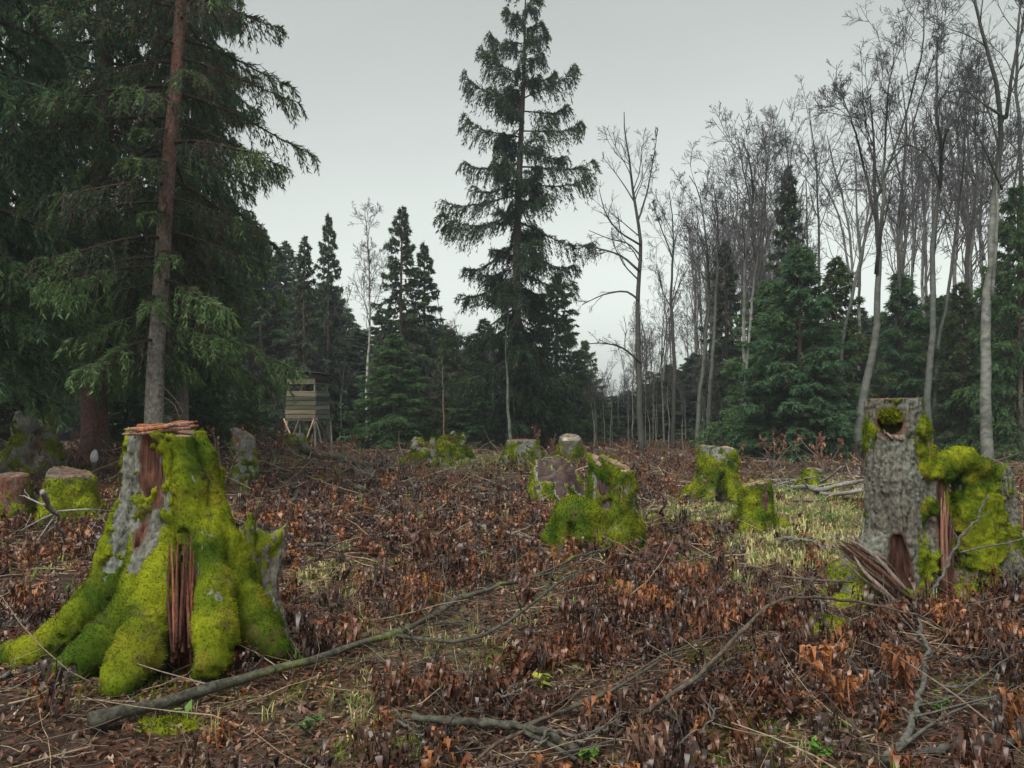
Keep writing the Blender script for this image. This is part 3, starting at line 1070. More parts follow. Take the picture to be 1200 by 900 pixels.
# --- the tall stump with the knot hole, right, fused with a broken mossy shell
def tall_right_stump():
    D0 = 6.6
    b = gx(1055, D0)
    def w(px, py, dd=0.0, rr=.1):
        return (*W(px, py, D0 + dd), rr)
    ch = [
        [w(1047, 720, 0, .235), w(1049, 640, 0, .215), w(1048, 560, .0, .208), w(1046, 440, .0, .205)],
        [w(1078, 500, -.02, .06), w(1084, 560, -.03, .09), w(1085, 640, -.05, .14), w(1084, 720, -.05, .16)],
        [w(1025, 640, -.05, .12), w(1012, 690, -.25, .13), w(985, 735, -.5, .09)],
        [w(1000, 650, .05, .05), w(985, 670, -.05, .07), w(972, 700, -.1, .06), w(960, 720, -.15, .05)],
        [w(1040, 690, -.1, .16), w(1035, 740, -.35, .13), w(1020, 770, -.5, .07)],
        [w(1050, 690, .25, .2), w(1060, 700, .6, .1)],
        # the shell
        [w(1100, 720, .0, .12), w(1098, 640, -.02, .11), w(1096, 560, -.02, .09), w(1094, 546, -.02, .085)],
        [w(1093, 552, -.03, .06), w(1112, 542, -.03, .042), w(1130, 538, -.0, .055), w(1148, 548, .04, .055), w(1165, 556, .1, .05)],
        [w(1132, 556, .09, .10), w(1137, 640, .08, .14), w(1140, 720, .06, .17)],
        [w(1152, 560, .10, .085), w(1158, 640, .11, .13), w(1163, 720, .1, .16)],
        [w(1178, 552, .25, .05), w(1184, 600, .25, .06), w(1180, 660, .2, .10), w(1178, 720, .2, .13)],
        [w(1120, 690, -.08, .14), w(1128, 730, -.25, .09), w(1135, 760, -.35, .05)],
        [w(1160, 690, .0, .12), w(1180, 730, -.1, .08)],
    ]
    carve = [
        (W(1042, 498, D0 - .32), W(1043, 496, D0 - .09), .115, .08),           # knot hole
        (W(1058, 700, D0 - .22), W(1052, 632, D0 - .19), .10, .04),           # hollow at the foot
        (W(1108, 560, D0 - .12), W(1106, 705, D0 - .17), .05, .075),           # split with red wood
    ]
    top = W(1048, 467, D0)
    kn = W(1042, 500, D0 - .25)
    bare = [(*W(1040, 570, D0 - .24), .30), (*W(1035, 620, D0 - .25), .25), (*W(1046, 650, D0 - .25), .22), (*W(1106, 620, D0 - .15), .13), (*W(1106, 680, D0 - .15), .13),
            (*W(1105, 570, D0 - .15), .09), (*W(1186, 600, D0 + .2), .13), (*W(1030, 480, D0 - .2), .12), (*W(1070, 480, D0 - .2), .12), (*W(1094, 610, D0 - .15), .06), (*W(1044, 520, D0 - .2), .16),
            (*W(1048, 690, D0 - .3), .14), (*W(1094, 660, D0 - .15), .05), (*W(1055, 600, D0 - .24), .22), (*W(1058, 545, D0 - .22), .16)]
    plus = [(*W(1080, 545, D0 - .1), .12), (*W(1082, 600, D0 - .12), .12), (*W(1084, 660, D0 - .16), .12), (*W(1076, 505, D0 - .1), .10), (*W(1000, 680, D0 - .1), .10), (*W(1040, 478, D0 - .26), .085),
            (*W(1125, 540, D0), .2), (*W(1150, 550, D0), .2), (*W(1145, 600, D0), .22), (*W(1150, 640, D0), .2), (*W(1130, 700, D0 - .2), .12), (*W(1100, 545, D0 - .1), .14), (*W(980, 715, D0 - .35), .14)]
    def moss(P, N):
        m = 0.35 + 0.75 * fbm(P * 4.2, 3, 177) + .3 * (N[:, 2].clip(0, 1))
        m = m - 1.6 * near_mask(P, bare)
        m = m + 1.5 * near_mask(P, plus) * (.75 + .7 * fbm(P * 7, 2, 178))
        m = m * (1 - near_mask(P, [(*kn, .09)]))
        return np.clip(m, 0, 1)
    s = build_stump('tree_stump', 'tall grey stump with a mossy knot hole, fused with a lower broken mossy shell', ch, b, voxel=.0115, k=.045,
                    cuts=[(top, (-0.03, -0.03, 1))], carve=carve, moss=moss, seed=131, bark=.024, bark_f=(25, 25, 2.6), tufts=7000, solid=.35, bark_col=np.array([.125, .118, .095]),
                    cut_col=np.array([.26, .12, .07]), rough=.02, rot_col=np.array([.105, .048, .032]), moss_thick=.032, lump_amp=1.1, lump=13.0)
    SOLIDS.append((W(1150, 690, D0 + .1)[0], D0 + .1, .35))
    # moss cushion inside the knot hole
    r = rng(8)
    mb = MB()
    c = W(1044, 486, D0 - .14)
    n = 2600
    d = norm(r.normal(size=(n, 3)))
    P = c + d * np.array([.074, .07, .048]) * (1 + .6 * fbm(d * 2.6, 2, 4))[:, None]
    cm = MOSS_LIT * r.uniform(.6, 1.25, (n, 1))
    tuft_add(mb, P, d, cm, r, .022)
    nu, nv = 20, 12
    th = np.linspace(0, PI, nv)[:, None]
    ph = (np.arange(nu) / nu * 2 * PI)[None]
    dd = np.stack([np.sin(th) * np.cos(ph), np.sin(th) * np.sin(ph), np.cos(th) + 0 * ph], -1).reshape(-1, 3)
    S = c + dd * np.array([.074, .07, .048]) * (1 + .6 * fbm(dd * 2.6, 2, 4))[:, None]
    i = np.arange(nv - 1)[:, None] * nu
    j = np.arange(nu)[None]
    kk = (j + 1) % nu
    mb.add(S, None, np.stack([i + j, i + nu + j, i + nu + kk, i + kk], -1).reshape(-1, 4), MOSS_LIT)
    link('moss_cushion', mb.mesh('moss_cushion', M_MOSS, origin=b), s)
    # swollen rim of the knot
    mb = MB()
    a = np.linspace(1.12 * PI, 1.9 * PI, 25)
    ring = np.stack([W(1042, 497, D0)[0] + .128 * np.cos(a), D0 - .195 + .03 * np.cos(a) ** 2 * 2, W(1042, 497, D0)[2] + .112 * np.sin(a)], -1)
    ring += r.normal(0, .008, ring.shape)
    rad = .017 * (1 + .9 * fbm(ring * 16, 2, 3)) * np.sin((a - 1.12 * PI) / .78) ** .5
    V, T, Q = tubes(ring[None], rad[None], 8, cap=False)
    V = V + .010 * fbm(V * 30, 2, 9)[:, None]
    mb.add(V, T, Q, np.array([.20, .155, .12]))
    link('knot_rim', mb.mesh('knot_rim', M_STUMP, origin=b), s)
    # torn root of reddish wood leaning on the foot
    mb = MB()
    for q in range(34):
        o = r.normal(0, 1, 3) * np.array([.02, .03, .030])
        pts = resample([W(978 + r.uniform(0, 22), 634 + r.uniform(0, 8), D0 - .38) + o, W(1012, 656 + r.normal(0, 2), D0 - .42) + o * 1.3, W(1038, 678 + r.normal(0, 3), D0 - .45) + o * 1.5, W(1052 + r.uniform(0, 8), 700, D0 - .48) + o * 1.2], 8)
        V, T, Q = tubes(pts[None], (r.uniform(.007, .017) * np.array([.3, .7, 1, 1.1, 1.1, 1, .9, .6]))[None], 5)
        V = V + .006 * vnoise(V * 40, 3)[:, None]
        mb.add(V, T, Q, pick(r, [(0.20, .145, .115), (0.19, .11, .08), (0.13, .06, .038), (0.25, .19, .155), (.09, .055, .04)], 1)[0])
    link('torn_root', mb.mesh('torn_root', M_ROT, origin=b), s)
    # red splinters in the split
    mb = MB()
    for q in range(14):
        px = r.uniform(1100, 1114)
        a_ = W(px, r.uniform(690, 712), D0 - .16)
        e = W(px + r.normal(2, 3), r.uniform(575, 640), D0 - .10)
        V, T, Q = tubes(resample([a_, (a_ + e) / 2 + r.normal(0, .01, 3), e], 5)[None], np.array([[.02, .018, .014, .01, .003]]), 5)
        mb.add(V, T, Q, pick(r, [(0.17, .07, .045), (0.10, .04, .026), (0.24, .12, .08)], 1)[0])
    link('splinter_bundle', mb.mesh('splinter_bundle', M_ROT, origin=b), s)
    return s
tall_right_stump()

# --- generic stumps
def stump_at(label, px, D, h, rad, seed, moss_level=.7, roots=6, flare=1.9, tilt=(0, 0), spikes=0, hollow=False, bark_col=BARK_GREY, cut_col=CUT_WOOD, voxel=None, name='tree_stump', rot_sph=(), rot_col=ROT_RED, lean=0.0, mspread=0.0, brk=False, dome=False, cn=.02, holes=()):
    r = rng(seed)
    b = gx(px, D)
    x, y, z = b
    vox = voxel or max(.019, D * .0026)
    ch = [[(x, y, z - .1, rad * 1.35), (x + lean * .3 * h, y, z + h * .3, rad * 1.08), (x + lean * .7 * h, y, z + h * .7, rad), (x + lean * h * 1.1, y, z + h * 1.15, rad * .95)]]
    if dome:
        ch = [[(x, y, z - .1, rad * 1.3), (x, y, z + h - rad * .9, rad * .95)], [(x - rad * .3, y - rad * .4, z + h * .3, rad * .5), (x - rad * .35, y - rad * .5, z + h * .75, rad * .35)], [(x + rad * .4, y - rad * .5, z, rad * .5), (x + rad * .35, y - rad * .5, z + h * .7, rad * .38)]]
    if spikes and hollow:
        ch = [[(x, y, z - .1, rad * 1.3), (x, y, z + h * .3, rad * 1.05), (x, y, z + h * .55, rad * .9)]]
    a0 = r.uniform(0, 2 * PI)
    for q in range(roots):
        a = a0 + q / roots * 2 * PI + r.normal(0, .2)
        R = rad * flare * r.uniform(.8, 1.25)
        d = np.array([math.cos(a), math.sin(a)])
        hh = h * r.uniform(.3, .65)
        ch.append([(x + d[0] * rad * .75, y + d[1] * rad * .75, z + hh, rad * .28), (x + d[0] * rad * 1.05, y + d[1] * rad * 1.05, z + hh * .45, rad * .36),
                   (x + d[0] * R, y + d[1] * R, z + .03, rad * .28), (x + d[0] * R * 1.25, y + d[1] * R * 1.25, z - .05, rad * .15)])
    top = np.array([x + lean * h, y, z + h])
    cuts = [(top, (tilt[0], tilt[1], 1))]
    carve = []
    if hollow:
        carve.append(((x + .1 * rad, y - .2 * rad, z + h * .55), (x, y - .2 * rad, z + h * 1.2), rad * .45, rad * .62))
    for p0_, p1_, r0_, r1_ in holes:
        carve.append(tuple((x + c[0] * rad, y + c[1] * rad, z + c[2] * h) for c in (p0_, p1_)) + (r0_ * rad, r1_ * rad))
    for q in range(spikes):
        a = r.uniform(0, 2 * PI)
        ch.append([(x + math.cos(a) * rad * .8, y + math.sin(a) * rad * .8, z + h * .5, rad * .3), (x + math.cos(a) * rad * .95, y + math.sin(a) * rad * .95, z + h * r.uniform(.8, 1.05), rad * .22), (x + math.cos(a) * rad * 1.0, y + math.sin(a) * rad * 1.0, z + h * r.uniform(1.05, 1.3), rad * .08)])
    if brk:
        carve.append(((x - rad * .25, y - rad * 1.1, z + h * 1.05), (x - rad * .3, y - rad * 1.15, z + h * .62), rad * .62, rad * .42))
    sph = [(x + a * rad, y + bb * rad, z + c * h, e * rad) for a, bb, c, e in rot_sph]
    def moss(P, N):
        m = moss_level + .75 * fbm(P * (2.2 / max(rad, .12)), 3, seed + 50) + .3 * N[:, 2].clip(-.3, 1) - .25 * sstep(.5, 1.0, (P[:, 2] - z) / h) * (1 - mspread)
        return m - 1.5 * near_mask(P, sph)
    def rotf(P, N):
        return near_mask(P, sph)
    return build_stump(name, label, ch, b, voxel=vox, k=rad * .3, cut_noise=cn, cuts=cuts if not ((spikes and hollow) or dome) else cuts[:0], carve=carve, moss=moss, rot=rotf if sph else None, seed=seed, tufts=int(20000 / (D * .55)),
                       bark_col=bark_col, cut_col=cut_col, solid=rad * 1.5, rot_col=rot_col, moss_thick=.03, tuft_size=.0019 * D + .004, bark=.012)

STUMP_GREY = np.array([.17, .165, .14])
# centre pair
stump_at('upright mossy stump with a broken top edge in the middle of the clearing', 716, 9.4, .96, .25, 201, .72, 5, 1.02, tilt=(.22, -.25), hollow=True, brk=True, rot_sph=[(-.45, -.85, .70, .35), (-.35, -.9, .5, .3)], rot_col=np.array([.07, .045, .04]), mspread=.8, bark_col=STUMP_GREY, cn=.09)
stump_at('low rounded yellow-green moss stump with a dark side opening, before the upright one', 673, 8.9, .58, .235, 202, .95, 5, 1.02, holes=[((-.30, -1.25, .0), (-.22, -1.0, .55), .42, .26)], rot_sph=[(.55, -1.3, .15, .4), (.6, -1.2, .0, .4)], rot_col=np.array([.085, .06, .05]), mspread=1, dome=True)
stump_at('mossy stump with a slanted dark red broken face, just behind the middle stump', 650, 13.2, .55, .34, 203, .72, 5, 1.4, tilt=(.25, -.6), cn=.14, cut_col=np.array([.075, .036, .028]), rot_col=np.array([.11, .04, .035]))
stump_at('wide grey stump with flaring mossy roots under a pale fallen stick', 840, 13.6, .92, .30, 204, .62, 8, 1.75, holes=[((-.05, -1.3, -.05), (.02, -1.02, .5), .5, .2)], rot_col=np.array([.06, .045, .035]), bark_col=np.array([.16, .155, .13]), tilt=(.10, 0), cn=.05)
stump_at('small mossy stump with a red-brown splinter standing out of its top', 884, 10.6, .60, .17, 205, .9, 6, 1.7, tilt=(-.2, 0), rot_sph=[(.5, -.75, .95, .42), (.55, -.85, .7, .45), (.5, -.95, .5, .35)], mspread=1)
stump_at('little grey stump with a yellow moss skirt, before the heap of grey branches', 950, 16.5, .46, .20, 206, .55, 6, 2.1, bark_col=STUMP_GREY)
# left group
stump_at('sawn stump with a pale top and mossy sides, by the bleached sticks at the left', 84, 11.4, .62, .30, 207, .62, 5, 1.25, tilt=(.12, -.12), cut_col=np.array([.23, .14, .10]), bark_col=np.array([.085, .062, .05]), cn=.07)
stump_at('red-brown sawn stump cut off by the left border', 5, 11.0, .66, .32, 208, .32, 5, 1.2, bark_col=np.array([.13, .055, .034]), cut_col=np.array([.23, .14, .10]), tilt=(0, -.1), cn=.07)
stump_at('old grey and mossy broken stump under the spruces at the left border', 42, 15.5, .85, .42, 209, .42, 7, 1.25, spikes=5, hollow=True, bark_col=np.array([.17, .165, .14]), rot_sph=[(.55, -.8, .8, .25), (.5, -.9, .5, .3), (.45, -1, .25, .35)], rot_col=np.array([.09, .06, .04]))
stump_at('narrow leaning grey stump with one mossy side, behind the biggest stump', 288, 14.5, .90, .20, 210, .35, 5, 1.5, bark_col=np.array([.13, .125, .11]), tilt=(.5, 0), lean=-.05)
stump_at('squat round stump wrapped in olive moss, before the wooden hide', 344, 24, .58, .34, 211, .55, 5, 1.3, bark_col=STUMP_GREY)
stump_at('weathered mossy stump with peeling strips, left of the tallest spruce', 498, 23.5, .75, .38, 212, .4, 7, 1.7, spikes=4, hollow=True)
stump_at('broad mossy stump at the far end of the clearing, behind the peeling one', 528, 27, .70, .50, 213, .6, 6, 1.3, hollow=True, spikes=2)
stump_at('grey-green stump with a red top, at the foot of the tallest spruce', 612, 24, .75, .45, 214, .5, 6, 1.3, cut_col=np.array([.30, .06, .04]), bark_col=STUMP_GREY)
stump_at('dark stump with a bright cream sawn top, right of the tallest spruce', 668, 26, .78, .36, 215, .35, 6, 1.5, cut_col=np.array([.42, .34, .25]), bark_col=np.array([.08, .07, .06]), tilt=(0, -.35))
stump_at('mossy stump cut off by the right border, beside the broken mossy shell', 1210, 7.2, .42, .20, 216, .9, 5, 1.5, mspread=1)

# ------------------------------------------------------------------ spruces
def spruce_meshes(name, seed, H, R, z0, nb, r0, M=26, K=10, needle=.05, hang=.7, topup=.75, lowdrop=-.25, curl=.5, dead=.25, pal=None, prof=None, path=None, irregular=.18,
                  lit=(0.10, 0.17, 0.06), bark=((0.16, 0.075, 0.05), (0.17, 0.15, 0.12), 5.0), side_len=.42, sides=10, deadlow=0, wide=.42, core=0, lowlit=0.0):
    """Trunk and crown meshes of one spruce, base at the origin."""
    r = rng(seed)
    if path is None:
        n = 14
        zs = np.linspace(-.3, H, n)
        wob = np.cumsum(r.normal(0, .018 * H / 20, (n, 2)), 0)
        wob -= wob[1]
        path = np.concatenate([wob, zs[:, None]], 1)
    path = resample(path, 26)
    zt = (path[:, 2] / H).clip(0, 1)
    rad = r0 * (1 - zt) ** .85 * (1 + .35 * np.exp(-path[:, 2].clip(0, 9) / .35)) + .012
    mb = MB()
    V, T, Q = tubes(path[None], rad[None], sides)
    V[:, :2] += (0.03 * r0 / .25 * fbm(V * np.array([5, 5, 1.2]), 2, seed))[:, None]
    up = sstep(bark[2] * .55, bark[2] * 1.3, V[:, 2] + 1.2 * fbm(V * .8, 2, seed + 2))[:, None]
    mb.add(V, T, Q, np.array(bark[1]) + (np.array(bark[0]) - np.array(bark[1])) * up)
    # dead snags low on the trunk
    if deadlow:
        zb = r.uniform(.8, z0 + 3.5, deadlow)
        k = np.clip(np.searchsorted(path[:, 2], zb) - 1, 0, 24)
        p0 = path[k]
        az = r.uniform(0, 2 * PI, deadlow)
        L = r.uniform(.25, 1.5, deadlow)
        pts = [np.stack([p0[:, 0], p0[:, 1], zb], -1)]
        d = np.stack([np.cos(az), np.sin(az), r.uniform(-.35, .15, deadlow)], -1)
        for q in range(5):
            pts.append(pts[-1] + d * (L / 5)[:, None])
            d = norm(d + r.normal(0, .13, d.shape) + np.array([0, 0, -.05]))
        Pd = np.stack(pts, 1)
        Rd = np.repeat(np.array([[.014, .012, .010, .008, .006, .003]]), deadlow, 0)
        V, T, Q = tubes(Pd, Rd, 4)
        mb.add(V, T, Q, (0.11, .085, .07))
        Pe, Re = grow(Pd, Rd, 4, r, tr=(.3, .95), ang=(30, 70), ln=(.2, .5), n=4, up=-.05, wig=.15, rmin=.003)
        V, T, Q = tubes(Pe, Re, 3)
        mb.add(V, T, Q, (0.10, .08, .068))
    trunk = mb.mesh(name + '_trunk', M_BARK)
    # boughs
    prof = prof or (lambda u: (1 - u) ** .8 + .02)
    u = (np.arange(nb) + r.random(nb)) / nb
    u = u ** 1.12
    zb = z0 + (H * .985 - z0) * u
    if core:
        u = np.concatenate([u, r.uniform(0, 1, core) ** 1.6 * .8])
        zb = np.concatenate([zb, z0 + (H * .985 - z0) * u[nb:]])
    short = np.concatenate([np.ones(nb), r.uniform(.22, .5, core)])
    nb = nb + core
    k = np.clip(np.searchsorted(path[:, 2], zb) - 1, 0, 24)
    f = ((zb - path[k, 2]) / (path[k + 1, 2] - path[k, 2]))[:, None]
    p0 = path[k] + (path[k + 1] - path[k]) * f
    az = np.arange(nb) * 2.39996 + r.normal(0, .35, nb)
    L = R * np.array([prof(x) for x in u]) * (1 + irregular * r.normal(size=nb)).clip(.35, 1.7) * short
    n = 9
    s = np.linspace(0, 1, n)[None]
    e0 = (lowdrop + (topup - lowdrop) * sstep(.25, 1.0, u))[:, None]
    el = e0 - .35 * np.sin(PI * s * .75) * (1 - .6 * u[:, None]) + curl * s ** 2.2 + r.normal(0, .08, (nb, 1))
    azz = az[:, None] + np.cumsum(r.normal(0, .06, (nb, n)), 1)
    d = np.stack([np.cos(el) * np.cos(azz), np.cos(el) * np.sin(azz), np.sin(el)], -1)
    P = p0[:, None] + np.concatenate([np.zeros((nb, 1, 3)), np.cumsum(d[:, :-1] * (L / (n - 1))[:, None, None], 1)], 1)
    Rb = (.008 + .011 * L)[:, None] * (1 - .85 * s)
    mb = MB()
    V, T, Q = tubes(P, Rb, 4, cap=False)
    mb.add(V, T, Q, np.array((0.075, 0.052, 0.04)), m=0)
    # branchlets
    idx = np.repeat(np.arange(nb), M)
    keep = r.random(len(idx)) < (L[idx] / L.max()) ** .75 * 1.15 + .1
    idx = idx[keep]
    m = len(idx)
    t = r.uniform(.06, 1, m) ** .8
    pos, Tn, _, _ = along(P, idx, t)
    side = r.choice([-1.0, 1.0], m)[:, None]
    lat = norm(np.cross(Tn, np.array([0, 0, 1.0]))) * side
    l = side_len * (.35 + .75 * np.sin(PI * (t * .82 + .12))) * r.uniform(.6, 1.35, m) * (L[idx] / R * .6 + .45)
    hg = np.clip(hang + .25 * r.normal(size=m), 0, 1.2)[:, None]
    d0 = norm(lat * .75 + Tn * .65 + r.normal(0, .15, (m, 3)))
    d1 = norm(lat * .35 * (1 - hg * .8) + Tn * .35 + np.array([0, 0, -1.0]) * hg + r.normal(0, .08, (m, 3)))
    nq = 4
    pts = [pos]
    for q in range(nq - 1):
        w_ = np.array([0.15, .65, 1.0])[q]
        dd = norm(d0 * (1 - w_) + d1 * w_)
        pts.append(pts[-1] + dd * (l / (nq - 1))[:, None])
    B = np.stack(pts, 1)
    is_dead = (r.random(m) < dead * (1.6 - 1.6 * t) + .25 * dead * (1 - u[idx]))
    pal = np.asarray(pal if pal is not None else [(0.030, 0.062, 0.030), (0.040, 0.078, 0.034), (0.026, 0.054, 0.034), (0.050, 0.085, 0.035)])
    base = pick(r, pal, m, .18)
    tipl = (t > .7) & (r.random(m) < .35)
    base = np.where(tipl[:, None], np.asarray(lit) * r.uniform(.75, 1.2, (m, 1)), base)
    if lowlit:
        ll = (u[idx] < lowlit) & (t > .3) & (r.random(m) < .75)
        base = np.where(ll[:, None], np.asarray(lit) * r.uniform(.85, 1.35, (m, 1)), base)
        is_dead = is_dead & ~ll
    base = np.where(is_dead[:, None], pick(r, [(0.085, 0.066, 0.050), (0.10, 0.085, 0.06), (0.060, 0.048, 0.038)], m), base)
    Rt = np.repeat(np.array([[.006, .005, .004, .002]]), m, 0)
    Tg = norm(np.gradient(B, axis=1))
    pw = norm(np.cross(Tg, norm(r.normal(size=(m, 1, 3))))) * Rt[..., None]
    V = np.stack([B - pw, B + pw], 2).reshape(-1, 3)
    o_ = (np.arange(m) * nq * 2)[:, None] + np.arange(nq - 1)[None] * 2
    mb.add(V, None, np.stack([o_, o_ + 1, o_ + 3, o_ + 2], -1).reshape(-1, 4), np.repeat(base * .7 + .01, nq * 2, 0), m=0)
    # needle sprays: short pointed tongues all round every branchlet
    live = np.repeat(np.arange(m), K)
    kk = len(live)
    tt = r.uniform(.05, 1.0, kk)
    thin = ~(is_dead[live] & (r.random(kk) < .55))
    live, tt = live[thin], tt[thin]
    kk = len(live)
    pp, Tb, _, _ = along(B, live, tt)
    rv = r.normal(size=(kk, 3))
    pe = norm(rv - (rv * Tb).sum(-1, keepdims=True) * Tb)
    dn = norm(Tb * .85 + pe * .62)
    ln = needle * r.uniform(.7, 1.6, kk)[:, None]
    wd = norm(np.cross(dn, r.normal(size=(kk, 3)))) * ln * wide * .5
    Vn = np.stack([pp - wd, pp + wd, pp + dn * ln], 1)
    Cn = base[live] * r.uniform(.75, 1.3, (kk, 1))
    mb.add(Vn.reshape(-1, 3), np.arange(kk * 3).reshape(-1, 3), None, np.repeat(Cn, 3, 0), m=0)
    # needles on the boughs themselves and the leader
    kb = nb * 10
    ib = r.integers(0, nb, kb)
    tb = r.uniform(.3, 1, kb)
    pp, Tb, _, _ = along(P, ib, tb)
    rv = r.normal(size=(kb, 3))
    pe = norm(rv - (rv * Tb).sum(-1, keepdims=True) * Tb)
    dn = norm(Tb * .7 + pe * .7)
    ln = needle * 1.2 * r.uniform(.7, 1.6, kb)[:, None]
    wd = norm(np.cross(dn, r.normal(size=(kb, 3)))) * ln * wide * .5
    mb.add(np.stack([pp - wd, pp + wd, pp + dn * ln], 1).reshape(-1, 3), np.arange(kb * 3).reshape(-1, 3), None, np.repeat(pick(r, pal, kb), 3, 0), m=0)
    crown = mb.mesh(name + '_crown', M_NEEDLE, smooth=False)
    return trunk, crown

def place_tree(name, label, meshes, px, D, rz=0.0, sc=1.0, group=None, cat='tree', dz=0.0):
    b = gx(px, D)
    b[2] += dz
    t = thing(name, label, cat, b, rz, group)
    t.scale = (sc, sc, sc) if np.isscalar(sc) else sc
    for nm, me in zip(('trunk', 'crown'), meshes):
        link(nm, me, t)
    return t

def pxpath(D, pts, r=None):
    """Trunk path relative to its own ground point, from a trunk line seen in the photograph at one distance."""
    b = gx(pts[0][0], D)
    out = [(0, 0, -.3)]
    for px, py in pts:
        p = W(px, py, D)
        out.append((p[0] - b[0], 0, p[2] - b[2]))
    if out[1][2] < .3:
        out.pop(1)
    return np.array(out, float), b

def topz(py, D):
    return W(600, py, D)[2]

G_LEFT = 'tall spruces standing together at the left of the clearing'
FIR = [(0.074, 0.134, 0.068), (0.092, 0.158, 0.070), (0.064, 0.117, 0.070), (0.112, 0.172, 0.070)]
FIRBLUE = [(0.070, 0.130, 0.080), (0.084, 0.152, 0.086), (0.062, 0.115, 0.074), (0.104, 0.166, 0.080)]
OLIVE = [(0.060, 0.085, 0.044), (0.072, 0.096, 0.050), (0.052, 0.074, 0.044), (0.08, 0.115, 0.05), (0.085, 0.078, 0.058)]
broad = lambda u: (1 - u) ** .6 * (0.75 + .5 * min(1, u * 5)) * .85 + .02

def left_spruces():
    # the reddish trunk nearest to the camera
    D = 13.2
    pth, b = pxpath(D, [(180, 500), (183, 420), (189, 330), (196, 220), (205, 110), (212, 0), (218, -110)])
    top = pth[-1]
    pth = np.vstack([pth, [top[0] + .25, .1, top[2] + 3.2], [top[0] + .4, .1, 17.0]])
    me = spruce_meshes('front_spruce', 301, 17.0, 2.25, 2.3, 125, .142, M=54, K=22, needle=.074, wide=.24, hang=1.15, lowdrop=-.12, topup=.6, curl=.18, dead=.42, pal=OLIVE,
                       prof=lambda u: .95 * (1 - u) ** .55 * (.6 + .5 * min(1, u * 4)) + .02, path=pth, irregular=.3, lit=(.115, .185, .07),
                       bark=((0.185, 0.098, 0.076), (0.25, 0.235, 0.20), 4.6), side_len=.62, sides=16, deadlow=20, lowlit=.10)
    t = thing('spruce_tree', 'foremost tall spruce, its bare reddish trunk paling towards the foot, behind the biggest stump', 'tree', b, 0, G_LEFT)
    link('trunk', me[0], t)
    link('crown', me[1], t)
    A = spruce_meshes('dense_spruce', 302, 23.0, 3.2, 2.3, 172, .26, M=58, K=22, needle=.105, hang=1.35, wide=.26, lowdrop=-.2, topup=.55, curl=.42, dead=.13, pal=FIR, prof=broad,
                      bark=((0.10, 0.048, 0.036), (0.12, 0.060, 0.045), 5.0), side_len=.72, lowlit=.12, deadlow=30, sides=14, irregular=.24)
    Bm = spruce_meshes('dense_spruce', 303, 21.0, 2.85, 2.2, 165, .22, M=56, K=22, needle=.105, hang=1.3, wide=.26, lowdrop=-.28, topup=.5, curl=.45, dead=.10, pal=FIRBLUE, prof=broad,
                       bark=((0.13, 0.085, 0.065), (0.19, 0.17, 0.145), 6.0), side_len=.70, lowlit=.12, deadlow=24, sides=12, irregular=.13, lit=(.11, .185, .08))
    place_tree('spruce_tree', 'thick dark red-brown spruce trunk left of the foremost spruce, its crown hiding in the needles', A, 110, 17.5, .4, 1, G_LEFT)
    place_tree('spruce_tree', 'spruce with a thin grey trunk right of the foremost one, long drooping boughs against sky', Bm, 212, 18.5, 2.1, (.70, .70, 1.08), G_LEFT)
    place_tree('spruce_tree', 'dense green spruce whose boughs hang into the left border of the view', Bm, -55, 13.0, 4.0, (1.0, 1.0, 1.0), G_LEFT)
    place_tree('spruce_tree', 'tall dense spruce standing behind the old broken stump at the left border', A, 32, 21.5, 1.2, 1.0, G_LEFT)
    place_tree('spruce_tree', 'spruce at the right edge of the left group, low crown ending above the wooden hide', Bm, 222, 22.5, 5.2, (.64, .64, .95), G_LEFT)
    place_tree('spruce_tree', 'blue-green spruce at the far left, mostly behind the bordering boughs', A, -120, 19.0, .9, 1.0, G_LEFT)
    return A, Bm
SPR_A, SPR_B = left_spruces()

def central_spruce():
    D = 34.0
    H = topz(-28, D) - float(hgt(gx(608, D)[0], D))
    k = D / F
    pth = np.array([(0, 0, -.3), (-.02, 0, 2), (-.1, 0, 6), (-.05, 0, 10), (.18, 0, 15), (.32, 0, H)])
    def prof(u):
        return np.interp(u, [0, .1, .22, .34, .45, .56, .66, .74, .82, .9, .96, 1], [.70, .86, .92, .92, .98, .98, .95, .80, .55, .38, .26, .08])
    me = spruce_meshes('tallest_spruce', 321, H, 3.05, 1.4, 70, .24, core=95, M=96, K=18, needle=.12, hang=1.4, lowdrop=-.38, topup=.42, curl=1.15, dead=.14, pal=[(0.028, 0.056, 0.034), (0.036, 0.068, 0.038), (0.024, 0.048, 0.034), (0.042, 0.076, 0.036)],
                       prof=prof, path=pth, irregular=.13, bark=((0.075, 0.05, 0.04), (0.13, 0.10, 0.082), 4.0), side_len=1.0, sides=14, deadlow=16, lit=(.06, .10, .035), wide=.27)
    place_tree('spruce_tree', 'tallest spruce, alone against the sky in the middle, with drooping comb-like branches', me, 608, D, 0.0)
central_spruce()

